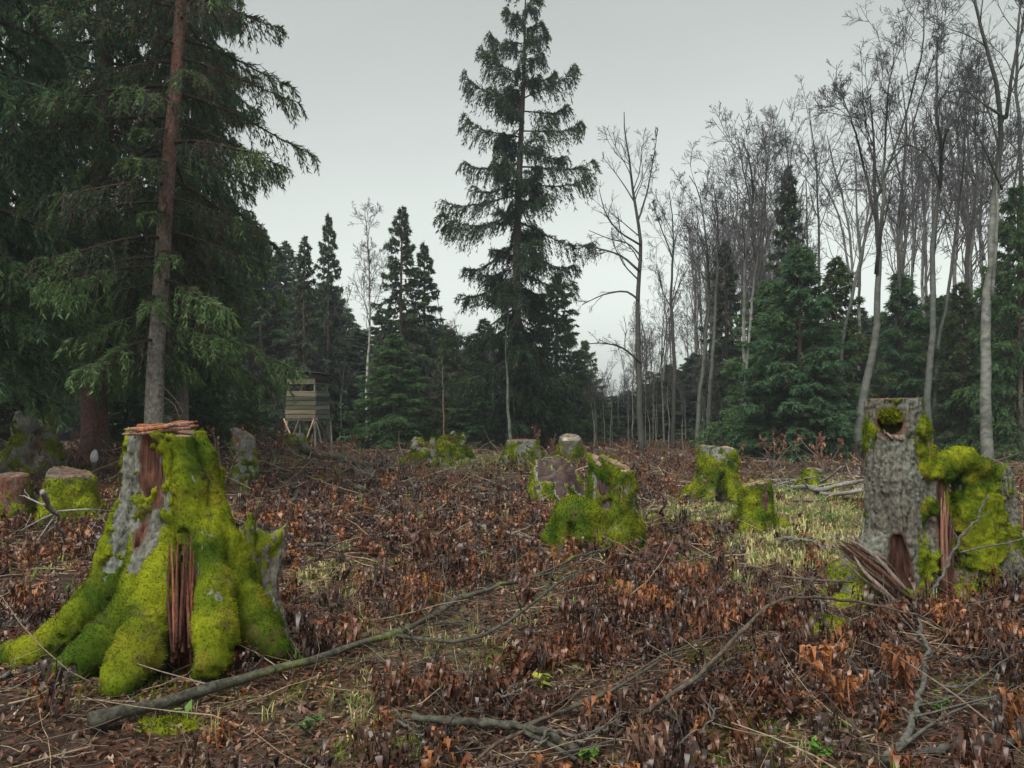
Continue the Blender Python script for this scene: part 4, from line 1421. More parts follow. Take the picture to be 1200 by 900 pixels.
# young and background spruces
SPR_Y = [spruce_meshes('young_spruce', 330 + i, 10.0, 2.35, .35, 125, .11, M=40, K=17, needle=.15, wide=.28, irregular=.30, hang=.6, lowdrop=-.12, topup=.7, curl=.3, dead=.16 + .1 * i, pal=np.array([FIR, FIRBLUE, OLIVE[:4]][i]) * np.array([1.0, 1.08, .88]), side_len=.58, deadlow=0,
                       lit=[(.115, .20, .08), (.09, .18, .09), (.12, .16, .06)][i]) for i in range(3)]
SPR_F = [spruce_meshes('forest_spruce', 340 + i, 16.0, 2.7, 2.0, 115, .19, M=32, K=12, needle=.19, wide=.42, hang=.6, lowdrop=-.2, topup=.6, curl=.35, dead=.3, pal=np.array([[(0.042, 0.07, 0.048), (0.052, 0.082, 0.05), (0.045, 0.064, 0.048)], [(0.055, 0.072, 0.05), (0.064, 0.08, 0.054), (0.045, 0.07, 0.052)]][i]) * 1.35,
                       side_len=.55, deadlow=14, bark=((0.12, 0.085, 0.065), (0.14, 0.11, 0.09), 5)) for i in range(2)]

def mid_spruces():
    def put(label, kind, px, D, top, wid, rz, group=None):
        me, H0, R0 = [(SPR_Y[0], 10, 2.35), (SPR_Y[1], 10, 2.35), (SPR_Y[2], 10, 2.35), (SPR_F[0], 16, 2.7), (SPR_F[1], 16, 2.7)][kind]
        h = topz(top, D) - gx(px, D)[2]
        rad = wid / F * D
        place_tree('spruce_tree', label, me, px, D, rz, (rad / R0, rad / R0, h / H0), group)
    g = 'spruces along the far edge of the clearing'
    put('slim dark spruce with a pointed top against the sky, right above the wooden hide', 3, 384, 44, 248, 34, .3, g)
    put('dull grey-green spruce with a ragged top, left of the slim pointed one above the hide', 4, 356, 40, 275, 40, 1.3, g)
    put('tall spruce with an open ragged top right of the pale birch', 4, 471, 41, 240, 46, 2.2, g)
    put('dense spruce with a pointed top at the right of the pair by the pale birch', 3, 497, 43, 282, 42, .2, g)
    put('young light green spruce with foliage down to the ground, before the pale birch', 0, 462, 36.5, 390, 58, 1.0, g)
    put('small pale spruce between the birch group and the tallest spruce', 2, 527, 40, 385, 40, .1, g)
    put('dark spruce close behind the left side of the tallest spruce', 3, 568, 42, 372, 48, .9, g)
    put('dark spruce close behind the right side of the tallest spruce', 3, 652, 40, 318, 52, 2.9, g)
    put('smaller pointed dark spruce at the edge of the hazy gap', 0, 686, 44, 398, 30, 3.9, g)
    put('young bluish spruce at ground level right of the tallest trunk', 1, 640, 38, 425, 48, 1.9, g)
    put('young dark spruce at ground level left of the tallest trunk', 1, 556, 38.5, 440, 46, 5.0, g)
    g = 'young spruces under the tall left group'
    put('bushy young spruce at ground level right of the foremost spruce trunk', 1, 236, 20.5, 410, 50, 2.0, g)
    put('young spruce between the two foremost spruce trunks, low and dense', 1, 150, 24, 425, 44, 3.0, g)
    put('low bluish young spruce left of the wooden hide', 0, 288, 27, 440, 36, 4.0, g)
    put('young spruce at the left border behind the old broken stump', 2, 0, 20, 390, 58, 5.0, g)
    g = 'spruces among the bare trees at the right'
    put('big bright green spruce with layered boughs at the right of the clearing', 1, 938, 27, 285, 84, .5, g)
    put('tall narrow spruce top rising behind the big bright green spruce', 4, 928, 30, 192, 48, .8, g)
    put('broad green spruce leaning out between the paired pale trunks and the big bright one', 0, 903, 29.5, 325, 66, 2.5, g)
    put('dark slim spruce directly behind the double pale trunks at mid right', 4, 853, 36, 280, 42, 1.7, g)
    put('green spruce right of the big bright one, beside the curved leaning tree', 2, 983, 29.0, 300, 64, 3.5, g)
    put('dark spruce behind the tall stump with the knot hole', 1, 1058, 33, 318, 66, .9, g)
    put('olive green spruce left of the stout pale trunk at the right', 2, 1128, 28.5, 330, 52, 4.4, g)
    put('green spruce reaching into the right border behind the stout pale trunk', 0, 1196, 27.0, 215, 66, 5.4, g)
    put('dark low spruce behind the broken mossy shell', 0, 1098, 31.5, 345, 60, 5.9, g)
    put('dense spruce in the gap right of the stout pale trunk', 2, 1172, 32, 305, 58, 2.4, g)
    put('young blue-green spruce at ground level left of the curved leaning tree', 1, 958, 26, 405, 52, 1.2, g)
    put('young spruce at ground level between paired pale trunks and big bright spruce', 1, 893, 27.5, 420, 44, 4.9, g)
mid_spruces()

def forest_rows():
    """Rows of spruces that close the view behind the clearing."""
    r = rng(77)
    lab = 'dark spruce in the dense rows that close the view far behind the clearing'
    grp = 'spruces of the dense background rows'
    sky_x = [-200, 330, 345, 400, 415, 440, 520, 545, 575, 690, 705, 720, 760, 830, 900, 1000, 1200, 1500]
    sky_y = [200, 250, 310, 330, 375, 350, 375, 405, 385, 425, 455, 448, 425, 400, 350, 345, 330, 300]
    k = 0
    for row, (d0, d1, step) in enumerate(((44, 52, 27), (52, 66, 24), (66, 85, 22))):
        px = -260 + row * 9
        while px < 1480:
            D = r.uniform(d0, d1)
            q = px + r.uniform(-9, 9)
            py = np.interp(q, sky_x, sky_y) + abs(r.normal(0, 24)) + 4
            h = topz(py, D) - gx(q, D)[2]
            i = k % 2
            w_ = r.uniform(1.0, 1.3)
            s = (w_, w_, h / 16.0)
            place_tree('spruce_tree', lab, SPR_F[i], q, D, r.uniform(0, 6.28), s, grp)
            px += step
            k += 1
forest_rows()

# ------------------------------------------------------------------ bare trees
GREYBARK = ((0.095, 0.10, 0.088), (0.042, 0.039, 0.039))
PALEBARK = ((0.19, 0.195, 0.17), (0.055, 0.051, 0.05))
DARKBARK = ((0.06, 0.056, 0.05), (0.036, 0.033, 0.033))

def bare_meshes(name, seed, stems, limbs=12, sub=6, tw=6, fine=7, start=.45, ang=(22, 45), ln=(.22, .34), up=.10, bark=GREYBARK, extra=(), spread=1.0, tmin=.0065, tiplen=(.3, .8)):
    """stems: list of (path, r_base, r_top); extra: hand-laid limbs (path, r). Trunk = stems and limbs; crown = twigs."""
    r = rng(seed)
    mb = MB()
    crown = MB()
    allP, allR = [], []
    for path, ra, rb in stems:
        p = resample(path, 22)
        t = np.linspace(0, 1, 22)
        L = np.linalg.norm(np.diff(p, axis=0), axis=1).sum()
        p[2:] += np.cumsum(r.normal(0, .0022 * L, (20, 3)) * np.array([1, 1, .2]), 0)
        rad = rb + (ra - rb) * (1 - t) ** .9 + (ra * .3 * np.exp(-t * L / .4) if p[0, 2] < .5 else 0)
        V, T, Q = tubes(p[None], rad[None], 12)
        c = np.array(bark[0]) + (np.array(bark[1]) - np.array(bark[0])) * (sstep(.25, .8, V[:, 2] / max(stems[0][0][:, 2].max(), 1)))[:, None]
        mb.add(V, T, Q, c)
        allP.append(p)
        allR.append(rad)
    P = np.stack(allP)
    R = np.stack(allR)
    L1, R1 = grow(P, R, limbs, r, tr=(start, .98), ang=ang, ln=ln, n=9, up=up, wig=.13, rr=.42, rmin=.012, taper=.22, falloff=.55)
    for path, ra in extra:
        p = resample(path, 9)
        L1 = np.concatenate([L1, p[None]])
        R1 = np.concatenate([R1, (ra * np.linspace(1, .3, 9))[None]])
    V, T, Q = tubes(L1, R1, 6)
    mb.add(V, T, Q, bark[1])
    L2, R2 = grow(L1, R1, sub, r, tr=(.25, .98), ang=(25, 55), ln=(.3, .55), n=6, up=up * .6, wig=.15, rr=.55, rmin=.008, taper=.4)
    V, T, Q = tubes(L2, R2, 4, cap=False)
    crown.add(V, T, Q, bark[1])
    L3, R3 = grow(L2, R2, tw, r, tr=(.2, 1), ang=(25, 60), ln=(.35, .7), n=3, up=.05, wig=.18, rr=.6, rmin=tmin, taper=.6)
    V, T, Q = tubes(L3, R3, 3, cap=False)
    tc = np.array((0.040, 0.035, 0.043))
    crown.add(V, T, Q, tc)
    if fine:
        L4, R4 = grow(L3, R3, fine, r, tr=(.2, 1), ang=(25, 60), ln=tiplen, n=3, up=.03, wig=.18, rr=.8, rmin=tmin * .75, taper=.7)
        a_, e_ = L4[:, 0], L4[:, 2]
        ax_ = norm(e_ - a_)
        u_ = norm(np.cross(ax_, r.normal(size=a_.shape))) * R4[:, :1]
        v_ = np.cross(ax_, u_)
        Vc = np.stack([a_ + u_, a_ - .5 * u_ + .87 * v_, a_ - .5 * u_ - .87 * v_, e_], 1).reshape(-1, 3)
        o_ = (np.arange(len(a_)) * 4)[:, None]
        crown.add(Vc, np.concatenate([o_ + np.array([0, 1, 3]), o_ + np.array([1, 2, 3]), o_ + np.array([2, 0, 3])]), None, tc)
    return mb.mesh(name + '_trunk', M_BARKP), crown.mesh(name + '_crown', M_TWIGS)

def bare_tree(label, D, stem_px, widths, seed, bark=GREYBARK, extra_px=(), group='bare leafless trees at the right of the clearing', depth=.6, name='bare_tree', extend=None, **kw):
    """stem_px: pixel lines of the stems (base first). widths: (base, top) trunk widths in the photograph's pixels."""
    r = rng(seed + 900)
    k = D / F
    base = gx(stem_px[0][0][0], D)
    stems = []
    for j, line in enumerate(stem_px):
        w = widths[j]
        pts = []
        for i, (px, py) in enumerate(line):
            dd = 0 if (i == 0) else (r.normal(0, depth) * i / len(line) if j == 0 else r.normal(0, depth))
            p = W(px, py, D + dd)
            if i == 0 and j == 0:
                pts.append((0, 0, -.3))
            pts.append(tuple(p - base))
        pts = np.array(pts)
        if j and pts[0, 2] > .8:              # a fork starts on the main stem
            m = stems[0][0]
            pts[0] = [np.interp(pts[0, 2], m[:, 2], m[:, a]) for a in range(3)]
        pts = pts[np.concatenate([[True], np.abs(np.diff(pts[:, 2])) > .05])]
        stems.append((pts, w[0] * k / 2 * (.55 if j and pts[0, 2] > .8 else .75), w[1] * k / 2 * .4))
    extra = []
    for line, w in extra_px:
        pts = np.array([W(px, py, D + dd) - base for px, py, dd in line])
        m = stems[0][0]
        pts[0] = [np.interp(pts[0, 2], m[:, 2], m[:, a]) for a in range(3)]
        extra.append((pts, w * k / 2 * .8))
    me = bare_meshes(name, seed, stems, bark=bark, extra=extra, **kw)
    t = thing(name, label, 'tree', base, 0, group)
    link('trunk', me[0], t)
    link('crown', me[1], t)
    return t

bare_tree('open bare tree by the sky gap, with long crooked limbs to its left', 32, [[(752, 526), (750, 430), (748, 330), (751, 290), (744, 230), (738, 180), (733, 130)], [(750, 260), (760, 222), (766, 190), (772, 155)]],
          [(11, 2.5), (4.5, 1.5)], 401, bark=DARKBARK, limbs=9, sub=6, tw=5, fine=4, start=.5, ang=(25, 50), ln=(.16, .26), depth=.3, group=None, tmin=.006,
          extra_px=[([(746, 318, 0), (728, 300, .2), (705, 292, .4), (680, 288, .6)], 4), ([(745, 288, 0), (722, 268, -.3), (710, 250, -.5), (702, 222, -.6)], 3.5), ([(748, 352, 0), (735, 342, .3), (712, 344, .6), (682, 357, 1.0)], 3.5),
                    ([(750, 425, 0), (730, 408, -.2), (705, 402, -.4), (682, 404, -.5)], 3.5), ([(747, 300, 0), (735, 285, .5), (715, 280, .9), (690, 270, 1.2)], 3), ([(747, 240, 0), (730, 215, .4), (716, 196, .6), (706, 184, .7)], 2.5)])
bare_tree('slender dark bare tree with a fine crown, just right of the open bare tree', 36, [[(789, 524), (790, 430), (786, 350), (788, 290), (784, 225)], [(787, 300), (775, 265), (766, 240)]], [(8, 2), (4, 1.5)], 402, bark=DARKBARK, limbs=10, start=.55)
bare_tree('pair of pale stems rising to a shared twiggy crown at mid right', 33, [[(817, 524), (824, 420), (826, 330), (822, 270), (812, 225), (800, 205)], [(830, 522), (832, 430), (836, 330), (840, 270), (835, 215)]], [(8, 2), (7.5, 2)], 403, bark=GREYBARK, limbs=10, start=.55)
bare_tree('pale whitish double stem in front of the green spruces at mid right', 29, [[(876, 536), (871, 460), (869, 380), (868, 300), (873, 230), (868, 185), (860, 155)], [(873, 470), (878, 400), (884, 320), (893, 240), (898, 170)]], [(9, 2), (7, 2)], 404, bark=PALEBARK, limbs=11, start=.55)
bare_tree('dark bare stem behind the pale double stem, twigs fanning out on top', 34, [[(889, 524), (887, 400), (884, 300), (877, 230), (866, 160)], [(886, 350), (896, 270), (900, 190), (905, 160)]], [(9, 2), (6, 2)], 405, bark=DARKBARK, limbs=11, start=.6)
bare_tree('bare tree rising behind the big bright green spruce', 35, [[(926, 524), (925, 400), (924, 300), (921, 210), (918, 140)]], [(8, 2)], 406, bark=GREYBARK, limbs=11, start=.6)
bare_tree('bare tree with a thin straight stem between the bright spruce and the curved leaning tree', 36, [[(958, 524), (957, 400), (955, 280), (951, 180), (943, 130)]], [(7, 2)], 407, bark=GREYBARK, limbs=10, start=.62)
bare_tree('curved leaning grey tree, bowed at mid height, with several tall forks', 25.5, [[(1003, 541), (1012, 470), (1024, 400), (1027, 330), (1026, 250), (1022, 170), (1019, 110)], [(1027, 320), (1033, 250), (1036, 170), (1040, 100), (1048, 60)], [(1025, 250), (1012, 190), (1000, 140), (980, 95)]],
          [(15, 3), (9, 2), (6, 2)], 408, limbs=10, start=.5)
bare_tree('thin tree slanting strongly to the right across the curved leaning one', 28, [[(985, 500), (990, 400), (1003, 330), (1020, 265), (1040, 200), (1062, 130), (1078, 60), (1078, 10)], [(1045, 190), (1065, 160), (1080, 110), (1100, 40)]], [(6.5, 3), (4.5, 2)], 409, limbs=10, start=.55)
bare_tree('straight pale trunk right of the tall knot-hole stump, forking high up', 27, [[(1090, 532), (1089, 450), (1092, 380), (1096, 300), (1103, 210), (1098, 140), (1096, 80), (1105, 30)], [(1101, 190), (1112, 150), (1128, 110), (1140, 70)]], [(12, 3), (5, 2)], 410, bark=GREYBARK, limbs=12, start=.5,
          extra_px=[([(1103, 215, 0), (1085, 180, .3), (1060, 170, .5), (1040, 185, .6)], 4)])
bare_tree('thin grey stem standing just behind the straight pale trunk', 29, [[(1097, 528), (1098, 430), (1112, 330), (1122, 240), (1130, 160), (1132, 90)]], [(7, 2)], 411, limbs=10, start=.55)
bare_tree('stout pale trunk with rough grey patches near the right border', 25, [[(1157, 534), (1159, 440), (1162, 360), (1170, 280), (1177, 190), (1180, 110), (1170, 60), (1158, 10), (1150, -40)], [(1179, 130), (1188, 80), (1196, 30), (1206, -30)], [(1163, 350), (1166, 270), (1168, 190), (1172, 120)]],
          [(18, 4), (8, 3), (7, 3)], 412, bark=((0.16, 0.165, 0.145), (0.06, 0.06, 0.053)), limbs=12, start=.5, extra_px=[([(1168, 130, 0), (1150, 120, .3), (1128, 105, .5), (1112, 108, .7)], 5), ([(1165, 215, 0), (1140, 150, -.3), (1125, 130, -.5)], 4)])
bare_tree('bare tree with a dark stem between the straight pale trunk and the stout one', 32, [[(1128, 526), (1130, 420), (1134, 300), (1142, 200), (1140, 120), (1146, 60)]], [(8, 2)], 413, bark=DARKBARK, limbs=11, start=.55)
bare_tree('thin bare tree behind the tall knot-hole stump', 33, [[(1047, 524), (1049, 430), (1053, 330), (1052, 240), (1058, 160), (1054, 90)]], [(8, 2)], 414, bark=DARKBARK, limbs=11, start=.55)
bare_tree('tall bare tree right at the right border', 29, [[(1205, 528), (1203, 400), (1198, 280), (1196, 180), (1190, 90), (1192, 10), (1200, -50)]], [(11, 3)], 415, limbs=12, start=.5)
bare_tree('pale birch with a feathery bare crown, left of the spruces behind the hide', 38, [[(430, 518), (431, 440), (433, 380), (434, 310), (432, 240)]], [(5.5, 1.2)], 416, bark=((0.34, 0.34, 0.30), (0.14, 0.12, 0.12)), limbs=16, ang=(14, 28), ln=(.18, .28), up=.12, start=.45, group=None, name='birch_tree', tmin=.008)
bare_tree('thin mossy pale stem leaning against the left of the tallest spruce trunk', 31.5, [[(598, 528), (596, 460), (593, 400), (596, 350)]], [(6, 2)], 417, bark=((0.14, 0.148, 0.11), (0.08, 0.088, 0.06)), limbs=4, sub=3, tw=3, fine=0, start=.6, group=None)
bare_tree('slim orange-brown dead stem right of the birch group', 36, [[(520, 520), (519, 470), (518, 420)]], [(3.5, 1.5)], 418, bark=((0.20, 0.11, 0.075), (0.1, 0.07, 0.06)), limbs=8, sub=4, tw=3, fine=0, start=.3, ang=(50, 80), group=None, name='dead_tree')

def far_bare():
    """Thin leafless trees crowding the gap and filling the rows behind."""
    r = rng(91)
    kinds = []
    for i in range(4):
        H = 11.0
        path = np.array([(0, 0, -.3), (r.normal(0, .15), r.normal(0, .15), 3), (r.normal(0, .3), r.normal(0, .3), 7), (r.normal(0, .5), r.normal(0, .5), H)])
        st = [(path, .085, .02)]
        if i % 2:
            st.append((np.array([path[2] * .8, path[2] + (.5, .2, 1.2), path[3] + (1.0, .4, -.3)]), .05, .015))
        kinds.append(bare_meshes('forest_bare', 430 + i, st, limbs=8 if i % 2 else 13, sub=5, tw=5, fine=4, start=.42, ang=(18, 42), ln=(.2, .32), bark=((0.17, 0.16, 0.145), (0.085, 0.075, 0.075)), tmin=.009))
    lab = 'thin leafless tree in the crowded bare wood behind the right half of the clearing'
    grp = 'thin trees of the bare background wood'
    for k in range(88):
        if k < 60:
            px = r.uniform(692, 900)
            D = r.uniform(37, 72)
        else:
            px = r.uniform(860, 1230)
            D = r.uniform(31, 60)
        py = np.interp(px, [690, 705, 725, 760, 800, 850, 900, 960, 1010, 1100, 1250], [430, 445, 405, 330, 255, 215, 195, 175, 130, 100, 60]) + abs(r.normal(0, 45))
        h = topz(py, D) - gx(px, D)[2]
        w_ = h / 11.0 * r.uniform(.75, 1.0)
        place_tree('bare_tree', lab, kinds[k % 4], px, D, r.uniform(0, 6.28), (w_, w_, h / 11.0), grp)
    # thin dead poles and saplings at the foot of the gap
    lab = 'slim pale sapling at the forest edge of the hazy gap'
    for k in range(26):
        px = r.uniform(688, 860)
        D = r.uniform(33, 44)
        h = r.uniform(2.5, 5.5)
        place_tree('bare_sapling', lab, kinds[k % 4], px, D, r.uniform(0, 6.28), (.32, .32, h / 11), 'slim saplings at the forest edge')
    lab = 'thin bare tree showing between the dark spruces left of the tallest one'
    for k in range(14):
        px = r.uniform(330, 580)
        D = r.uniform(38, 56)
        h = topz(r.uniform(330, 420), D)
        place_tree('bare_tree', lab, kinds[k % 4], px, D, r.uniform(0, 6.28), (.7, .7, h / 11), 'thin bare trees between the spruces')
far_bare()

# ------------------------------------------------------------------ wooden hide on legs
def box(mb, c, sx, sy, sz, col, r=None, rz=0.0, jit=0.0):
    x, y, z = sx / 2, sy / 2, sz / 2
    V = np.array([(-x, -y, -z), (x, -y, -z), (x, y, -z), (-x, y, -z), (-x, -y, z), (x, -y, z), (x, y, z), (-x, y, z)], float)
    if r is not None and jit:
        V += r.normal(0, jit, V.shape)
    ca, sa = math.cos(rz), math.sin(rz)
    V = np.stack([V[:, 0] * ca - V[:, 1] * sa, V[:, 0] * sa + V[:, 1] * ca, V[:, 2]], -1) + np.asarray(c, float)
    Q = [(0, 3, 2, 1), (4, 5, 6, 7), (0, 1, 5, 4), (1, 2, 6, 5), (2, 3, 7, 6), (3, 0, 4, 7)]
    # split corners so that boards stay sharp
    VV = np.concatenate([V[list(q)] for q in Q])
    mb.add(VV, None, np.arange(24).reshape(6, 4), col)

def bar(mb, a, b, ra, rb, col, sides=7):
    V, T, Q = tubes(resample([a, b], 5)[None], np.linspace(ra, rb, 5)[None], sides)
    V = V + .006 * vnoise(V * 9, 4)[:, None]
    mb.add(V, T, Q, col)

def hide():
    r = rng(61)
    D = 34.0
    b = gx(361, D)
    t = thing('hunting_hide', 'small wooden hunting hide on stilts at the forest edge', 'hunting hide', b, math.radians(-14))
    wF, wS = 1.26, 1.18           # front width, side depth
    zf, zw0, zw1, zt = 1.32, 2.42, 2.80, 3.14
    front = [(0.095, 0.090, 0.056), (0.13, 0.118, 0.076), (0.066, 0.062, 0.044), (0.15, 0.125, 0.085)]
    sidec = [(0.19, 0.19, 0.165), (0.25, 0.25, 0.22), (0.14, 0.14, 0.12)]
    def taper(z):
        return 1.08 - .10 * (z - zf) / (zt - zf)
    def plank(c, sx, sy, sz, col, rz=0.0):
        mb = MB()
        box(mb, (0, 0, 0), sx, sy, sz, col, r, 0, .006)
        o = link('plank', mb.mesh('plank', M_PLANK, smooth=False), t, c, (0, r.normal(0, .010), rz))
    n = 6
    hh = (zw0 - zf) / n
    for i in range(n):
        z = zf + hh * (i + .5)
        k = taper(z)
        plank((0, -wS / 2 * k, z), wF * k + r.uniform(-.03, .05), .025, hh - .022, pick(r, front, 1)[0])
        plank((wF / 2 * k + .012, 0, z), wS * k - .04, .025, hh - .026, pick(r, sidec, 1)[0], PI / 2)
        plank((-wF / 2 * k - .012, 0, z), wS * k - .04, .025, hh - .022, pick(r, front, 1)[0], PI / 2)
        plank((0, wS / 2 * k, z), wF * k, .025, hh - .022, pick(r, front, 1)[0])
    hh = (zt - zw1) / 2
    for i in range(2):
        z = zw1 + hh * (i + .5)
        k = taper(z)
        plank((0, -wS / 2 * k, z), wF * k, .025, hh - .02, pick(r, front, 1)[0])
        plank((wF / 2 * k + .012, 0, z), wS * k - .04, .025, hh - .02, pick(r, front, 1)[0], PI / 2)
        plank((-wF / 2 * k - .012, 0, z), wS * k - .04, .025, hh - .02, pick(r, front, 1)[0], PI / 2)
        plank((0, wS / 2 * k, z), wF * k, .025, hh - .02, pick(r, front, 1)[0])
    for sx in (-1, 1):
        for sy in (-1, 1):
            mb = MB()
            k0, k1 = taper(zf), taper(zt)
            bar(mb, (sx * (wF / 2 * k0 - .05), sy * (wS / 2 * k0 - .05), zf - .05), (sx * (wF / 2 * k1 - .05), sy * (wS / 2 * k1 - .05), zt), .045, .04, (0.20, 0.19, 0.13))
            link('corner_post', mb.mesh('corner_post', M_PLANK), t)
            mb = MB()
            bar(mb, (sx * (wF / 2 + .12), sy * (wS / 2 + .10), -.2), (sx * (wF / 2 - .02), sy * (wS / 2 - .02), zf), .065, .05, (0.15, 0.14, 0.105))
            link('leg', mb.mesh('leg', M_PLANK), t)
    mb = MB()
    box(mb, (0, 0, zf - .05), wF * 1.06, wS * 1.06, .05, (.10, .09, .07))
    link('floor_board', mb.mesh('floor_board', M_PLANK, smooth=False), t)
    for x, y, rz, ln in ((0, -wS / 2, 0, wF), (wF / 2, 0, PI / 2, wS), (-wF / 2, 0, PI / 2, wS)):
        for z in (zw0 + .02, zw1 - .02):
            mb = MB()
            box(mb, (0, 0, 0), ln * .98, .045, .04, (0.19, 0.18, 0.12))
            k = taper(z)
            link('window_rail', mb.mesh('window_rail', M_PLANK, smooth=False), t, (x * k, y * k, z), (0, 0, rz))
    # seat back wall seen dark through the openings stays real: the rear planks; roof
    mb = MB()
    box(mb, (0, 0, 0), 1.8, 1.62, .05, (0.045, 0.042, 0.045), r, 0, .008)
    ro = link('roof', mb.mesh('roof', M_FELT, smooth=False), t, (.02, 0, zt + .12), (math.radians(-3), math.radians(6), 0))
    mb = MB()
    for x in (-.5, .5):
        box(mb, (x, 0, -.055), .06, 1.6, .06, (0.14, 0.13, 0.10))
    link('rafter', mb.mesh('rafter', M_PLANK, smooth=False), ro)
    pale = (0.40, 0.27, 0.18)
    for a, e, c in (((-.70, -.72, zf), (.05, -.95, .02), pale), ((.66, -.72, zf), (.28, -.98, .0), pale), ((.72, .62, zf), (1.35, -.45, .05), (.13, .12, .105)), ((-.72, .62, zf), (-.5, -.72, .1), (.16, .14, .10)),
                    ((.70, -.60, zf - .1), (1.0, -.5, .0), (.14, .13, .10)), ((.7, .65, .3), (.75, -.68, zf), (.15, .14, .11))):
        mb = MB()
        bar(mb, a, e, .032, .038, c, 6)
        link('brace', mb.mesh('brace', M_PLANK), t)
hide()

# ------------------------------------------------------------------ fallen branches
BR_DARK = (0.058, 0.054, 0.040)
BR_GREY = (0.095, 0.09, 0.078)
BR_BROWN = (0.085, 0.062, 0.046)

def branch_path(pts, n=26):
    """pts: (px, py) on the ground or (px, py, D) in the air; a third value under 1 is a lift in metres over the ground."""
    out = []
    for p in pts:
        if len(p) == 2:
            q = gp(p[0], p[1])
        elif p[2] < 1.5:
            q = gp(p[0], p[1])
            # stay on the ray, rising towards the camera
            d = CAM - q
            q = q + d * (p[2] / max(d[2], .2))
        else:
            q = W(*p)
        out.append(q)
    return resample(np.array(out), n)

def fallen(label, main, ra, rb, seed, subs=(), twigs=10, fine=3, col=BR_DARK, name='fallen_branch', moss=0.0, group='fallen branches on the clearing floor', tl=(.12, .3), knobs=.18, cat='fallen branch', clear=False, lift=0.0):
    r = rng(seed)
    P = branch_path(main, 40)
    w = np.cumsum(r.normal(0, .0085, P.shape), 0)
    P = P + w - w[0]
    P[:, 2] = np.maximum(P[:, 2], hgt(P[:, 0], P[:, 1]) + .3 * ra) + ra * .4 + lift
    t = np.linspace(0, 1, 40)
    R = (ra + (rb - ra) * t ** .8) * (1 + knobs * r.normal(size=40).clip(-1, 2))
    b = P[0].copy()
    mb = MB()
    V, T, Q = tubes(P[None], R[None], 12)
    C = np.repeat(np.array(col, float)[None], len(V), 0)
    mo = sstep(.1, .4, fbm(V * 4, 2, seed) + moss - .5)[:, None] if moss else 0
    C = C + (np.array((0.13, .15, .03)) - C) * mo
    V = V + (.22 * ra * fbm(V * (.9 / max(ra, .008)), 2, seed))[:, None] * np.array([0, 0, 1])
    mb.add(V, T, Q, C)
    if clear:
        LINES.append(P[::1])
        for pts, r0, r1 in subs:
            LINES.append(branch_path(pts, 14))
    o = thing(name, label, cat, b, 0, group)
    allP, allR = [P[np.linspace(0, 39, 14).astype(int)]], [R[np.linspace(0, 39, 14).astype(int)]]
    for pts, r0, r1 in subs:
        p = branch_path(pts, 14)
        p[:, 2] += ra * .3 + lift
        rr = np.linspace(r0, r1, 14)
        V, T, Q = tubes(p[None], rr[None], 8)
        mb.add(V, T, Q, col)
        allP.append(p)
        allR.append(rr)
    link('limb', mb.mesh('limb', M_BRANCH, origin=b), o)
    if twigs:
        Pt, Rt = grow(np.stack(allP), np.stack(allR), twigs, r, tr=(.25, .98), ang=(25, 60), ln=tl, n=7, up=.03, wig=.16, rr=.45, rmin=.004, taper=.35, flat=True)
        def lift(A):
            A[..., 2] = np.maximum(A[..., 2], hgt(A[..., 0], A[..., 1]) + .015)
            return A
        Pt = lift(Pt)
        if fine:
            Pf, Rf = grow(Pt, Rt, fine, r, tr=(.3, 1), ang=(25, 55), ln=(.3, .6), n=5, up=.02, wig=.16, rr=.6, rmin=.003, taper=.5, flat=True)
            Pf = lift(Pf)
        for q in range(len(Pt)):
            mt = MB()
            V, T, Q = tubes(Pt[q:q + 1], Rt[q:q + 1], 5)
            mt.add(V, T, Q, col)
            if fine:
                V, T, Q = tubes(Pf[q * fine:(q + 1) * fine], Rf[q * fine:(q + 1) * fine], 4, cap=False)
                mt.add(V, T, Q, np.array(col) * .9)
            link('twig', mt.mesh('twig', M_BRANCH, origin=b), o)
    return o

fallen('longest fallen branch, its thick sawn end before the biggest stump, running towards the middle stump', [(106, 863), (160, 848), (240, 824), (320, 800), (400, 774), (470, 752), (530, 718), (585, 690, .06), (640, 667, .13), (700, 644, .2), (745, 631, .2)], .033, .008, 501, moss=.45,
       subs=[([(465, 755), (505, 760), (545, 762), (590, 742, .05), (630, 712, .12), (672, 682, .2), (740, 668, .2)], .014, .005), ([(560, 705), (590, 690), (625, 690), (660, 700)], .008, .004), ([(612, 728), (600, 690, .25), (606, 672, .3)], .006, .003), ([(640, 705), (655, 660, .3), (660, 645, .35)], .006, .003),
             ([(500, 742), (540, 738), (580, 750), (650, 750)], .008, .004)], twigs=6, fine=3, tl=(.05, .13), clear=True, lift=.045)
fallen('smooth dark-ended branch pointing into the bottom of the view', [(483, 855), (520, 859), (562, 861), (605, 868), (640, 880), (680, 899)], .022, .017, 502, subs=[([(610, 866), (665, 845), (720, 820), (760, 795), (800, 772), (825, 768)], .012, .005), ([(615, 872), (650, 890), (675, 905)], .012, .01)], twigs=3, fine=2, tl=(.1, .25), moss=.3, clear=True, lift=.05)
fallen('curved thin branch arching up from the bottom towards the foot of the tall stump', [(684, 888), (715, 868), (740, 846), (790, 808, .15), (850, 768, .25), (880, 735, .35), (897, 712, .4), (930, 692, .42), (980, 684, .42), (1030, 684, .4), (1075, 700, .3), (1120, 740, .1)], .013, .006, 503, twigs=5, fine=2, tl=(.06, .2), col=BR_BROWN,
       subs=[([(912, 676, .45), (950, 680, .44), (1000, 683, .42)], .008, .006), ([(740, 846), (700, 850), (660, 862)], .006, .004)])
